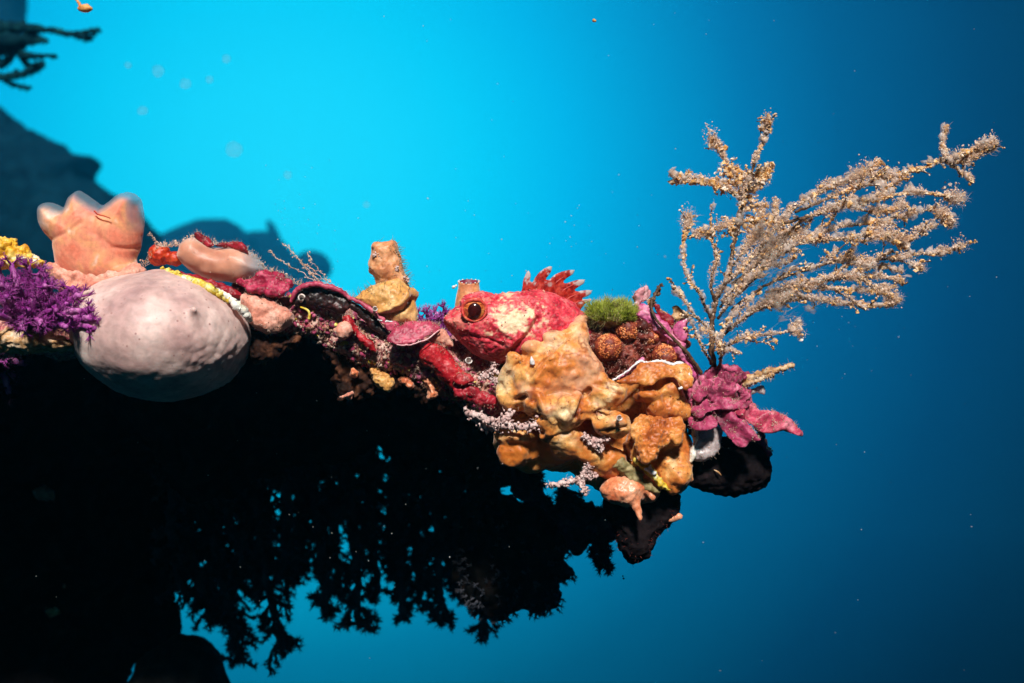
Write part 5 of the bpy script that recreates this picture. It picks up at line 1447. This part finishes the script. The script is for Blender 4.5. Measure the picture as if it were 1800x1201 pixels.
D = unit(620) * .7 + np.array((0, 0, .8)); D /= np.linalg.norm(D, axis=1)[:, None]
one('algae_fringe', 'fine pale hair fringe along the skyline of the crest', 'turf', join(hairs(p_, D, rng.uniform(4, 15, 620), .45, .6), blobs(p_[:160] + D[:160] * 9, rng.uniform(.7, 1.7, 160), .6)), M['fuzz'], 430, 450, kind='stuff')
ms = []
for pts in ([(505, 430), (520, 452), (545, 470), (572, 494)], [(496, 428), (512, 440), (530, 462), (556, 490), (590, 506)], [(540, 445), (556, 470), (578, 496)], [(470, 440), (500, 462), (528, 478), (560, 500)], [(262, 410), (275, 425), (282, 434)], [(535, 470), (552, 488), (566, 500)]):
    q = path([(a, b, 14) for a, b in pts], 10, 1.2)
    p_ = q[rng.integers(0, len(q), 26)] + rng.normal(size=(26, 3)) * 1.5
    ms += [tube(q, .55, 4, .3), blobs(p_, rng.uniform(.6, 1.8, 26), .6, .5), hairs(p_, unit(26), 5, .35, .5)]
one('slime_threads', 'wispy pale threads floating above the crest', 'threads', join(*ms), M['fuzz'], 530, 490, kind='stuff')

pd, dd_ = [], []
for m_, n_d in DUST + [(sp, 120), (cs, 60), (bsm, 60), (tbm, 40), (mk, 60), (fm, 40), (br, 90), (tm, 30)]:
    q_, w_ = on(m_, n_d, FRONT, -.1, None, True)
    pd.append(q_); dd_.append(w_)
pd = np.concatenate(pd); dd_ = np.concatenate(dd_)
one('sediment', 'pale sediment grains and short hairs lying over the reef crest', 'sediment', join(blobs(pd, rng.uniform(.3, 1.0, len(pd)) ** 1.6 + .2, .6, .6), hairs(pd[::2], dd_[::2], rng.uniform(2, 7, len(pd[::2])), .35, .8)), M['turf'], 800, 600, kind='stuff')

# ================================================================== far reef shapes in blue water
def far(nm, label, cat, pts, t_, edge, d0, material, px, py, step=4.0, amp=3.0, group=None):
    m = rough(pillow(pts, t_, edge, 0, step), (amp, 30, 3, 200 + int(px)), (amp * .4, 9, 2, 201))
    return one(nm, label, cat, m, material, px, py, d0=d0, group=group)


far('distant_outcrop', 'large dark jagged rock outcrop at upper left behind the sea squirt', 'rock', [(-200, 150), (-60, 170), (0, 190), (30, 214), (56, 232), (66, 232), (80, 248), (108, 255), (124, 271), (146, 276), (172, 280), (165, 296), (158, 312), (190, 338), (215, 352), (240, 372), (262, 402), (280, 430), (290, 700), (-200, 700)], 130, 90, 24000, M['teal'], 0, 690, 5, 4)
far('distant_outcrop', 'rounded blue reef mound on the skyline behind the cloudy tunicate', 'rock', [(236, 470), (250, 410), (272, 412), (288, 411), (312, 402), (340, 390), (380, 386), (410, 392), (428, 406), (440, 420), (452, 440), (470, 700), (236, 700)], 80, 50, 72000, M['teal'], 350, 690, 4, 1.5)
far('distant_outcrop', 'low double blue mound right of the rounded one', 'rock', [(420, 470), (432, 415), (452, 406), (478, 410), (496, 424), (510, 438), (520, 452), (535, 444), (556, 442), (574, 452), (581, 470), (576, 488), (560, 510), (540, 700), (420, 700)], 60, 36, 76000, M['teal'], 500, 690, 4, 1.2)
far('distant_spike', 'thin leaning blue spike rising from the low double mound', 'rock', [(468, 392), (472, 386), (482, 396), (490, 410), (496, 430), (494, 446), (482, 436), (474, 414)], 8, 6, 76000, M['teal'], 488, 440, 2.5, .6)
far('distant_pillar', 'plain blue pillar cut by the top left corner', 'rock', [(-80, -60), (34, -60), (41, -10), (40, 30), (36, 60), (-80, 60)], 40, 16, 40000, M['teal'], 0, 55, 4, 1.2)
bt = Thing('distant_coral', 'dark teal branching coral reaching in at the top left', 'coral', -20, 90, 3600)
for pts, r in (([(-60, 60), (0, 50), (40, 49), (80, 53), (130, 60), (174, 51)], [16, 14, 9, 6, 6, 3]), ([(-40, 70), (20, 72), (60, 66), (82, 74)], [18, 14, 8, 3]), ([(-40, 90), (20, 82), (50, 74), (84, 72)], [20, 12, 6, 3]), ([(20, 82), (40, 96), (62, 99), (96, 98)], [8, 6, 5, 3]), ([(-30, 100), (0, 112), (20, 100), (30, 84)], [16, 9, 6, 5]), ([(36, 98), (46, 112), (58, 118), (74, 112), (44, 128), (20, 136)], [5, 5, 6, 6, 5, 4]), ([(-30, 140), (0, 136), (30, 132), (60, 124), (76, 116)], [8, 6, 6, 5, 4]), ([(-20, 130), (6, 138), (24, 150), (52, 154)], [7, 5, 4, 3]), ([(130, 60), (146, 66), (158, 66), (172, 53)], [5, 6, 4, 2])):
    q = path([(a, b, rnd.uniform(-20, 20)) for a, b in pts], 8, .8)
    m_ = tube(q, r, 7, .25)
    p_, n_ = on(m_, 90)
    bt.part('branch', join(m_, hairs(p_, n_, rng.uniform(2, 6, 90), .9, .4), blobs(p_[:40], rng.uniform(1, 3, 40), .5)), M['tealbush'])

# ================================================================== things adrift
t = Thing('drifting_scrap', 'orange scrap drifting at the top edge near the left corner', 'scrap', 150, 14, -300)
t.part('lump', rough(sdf(lambda X, Y, Z: ell(X, Y, Z, (150, 0, -15), (13, 7, 7)), (130, -14, -30), (172, 14, 0), 1.6), (1.5, 9, 2, 300)), M['orangebit'])
t.part('tail', tube(path([(128, -6, 0), (138, 4, 0), (141, 12, 0)], 5, .4), [1.5, 2.5, 3], 6), M['orangebit'])
one('drifting_scrap', 'tiny orange grain drifting high in mid water', 'scrap', blobs(np.array([P3(1046, 37, 0), P3(1044, 36, 0)]), np.array([3.4, 2.4]), .25), M['orangebit'], 1046, 37)
one('drifting_scrap', 'tiny dark grain drifting below the lowest dark lump', 'scrap', blobs(np.array([P3(1096, 1017, 0), P3(1095, 1013, 0)]), np.array([2.0, 1.6]), .25), M['blackcoral'], 1096, 1017, d0=60)
for x, y, r, lb in ((278, 125, 12, 'faint drifting disc with a yellowish edge above the sea squirt'), (326, 148, 11, 'faint drifting ring right of the yellowish disc'), (251, 195, 10, 'faint round drifting disc left of the tall water above the crest'), (412, 263, 16, 'largest faint drifting disc, above the cloudy tunicate'), (368, 140, 8, 'small faint drifting disc right of the drifting ring'), (398, 104, 9, 'faint drifting disc highest of the group'), (225, 115, 7, 'smallest faint drifting disc, nearest the top left coral'), (506, 308, 8, 'faint drifting disc over the low double mound'), (645, 360, 7, 'faint drifting disc left of the tube sponge top')):
    one('drifting_particle', lb, 'particle', rough(sdf(lambda X, Y, Z: ell(X, Y, Z, (x, 0, -y), (r, r * .4, r * .9)), (x - 24, -14, -y - 24), (x + 24, 14, -y + 24), 2.0), (1.2, 12, 2, 310)), M['disc'], x, y, d0=-500, group='faint discs adrift in the water')
PS = []
n = 90
px_ = np.concatenate([rng.uniform(560, 1790, n), rng.normal(1000, 120, 50), rng.normal(520, 40, 40), rng.normal(1400, 160, 50)])
py_ = np.concatenate([rng.uniform(20, 1180, n), rng.normal(440, 60, 50), rng.normal(400, 60, 40), rng.normal(560, 160, 50)])
yy = rng.uniform(-500, 500, len(px_))
kk = (DPX + yy) / DPX
pw = np.stack([900 + (px_ - 900) * kk, yy, -600.5 - (py_ - 600.5) * kk], 1)
one('marine_snow', 'tiny pale specks scattered through the open water', 'specks', blobs(pw, rng.uniform(.35, 1.1, len(px_)) ** 1.4, .5, .5), M['snow'], 900, 600, kind='stuff')
p_ = np.stack([rng.uniform(20, 860, 34), rng.uniform(60, 300, 34), -rng.uniform(640, 1100, 34)], 1)
one('marine_snow', 'tiny pale specks in front of the dark corals', 'specks', blobs(p_, rng.uniform(.3, 1.2, 34), .5, .5), M['snow'], 450, 900, kind='stuff')

# ================================================================== haze of the water
hz = bpy.data.meshes.new('haze')
x0, x1, y0, y1, z0, z1 = -20, 18, -1.5, 28.5, -4.5, 8.0
vv = [(x, y, z) for x in (x0, x1) for y in (y0, y1) for z in (z0, z1)]
hz.from_pydata(vv, [], [(0, 1, 3, 2), (4, 6, 7, 5), (0, 4, 5, 1), (2, 3, 7, 6), (0, 2, 6, 4), (1, 5, 7, 3)])
ho = bpy.data.objects.new('haze', hz)
COL.objects.link(ho)
tag(ho, 'blue water haze that fades the far reef', 'haze', kind='stuff')
hm = bpy.data.materials.new('haze'); hm.use_nodes = True
ht = hm.node_tree
for nd in list(ht.nodes):
    ht.nodes.remove(nd)
hout = ht.nodes.new('ShaderNodeOutputMaterial')
pv = ht.nodes.new('ShaderNodeVolumePrincipled')
pv.inputs['Color'].default_value = (.06, .74, 1.0, 1)
pv.inputs['Density'].default_value = .022
pv.inputs['Anisotropy'].default_value = .8
ht.links.new(pv.outputs[0], hout.inputs['Volume'])
hz.materials.append(hm)
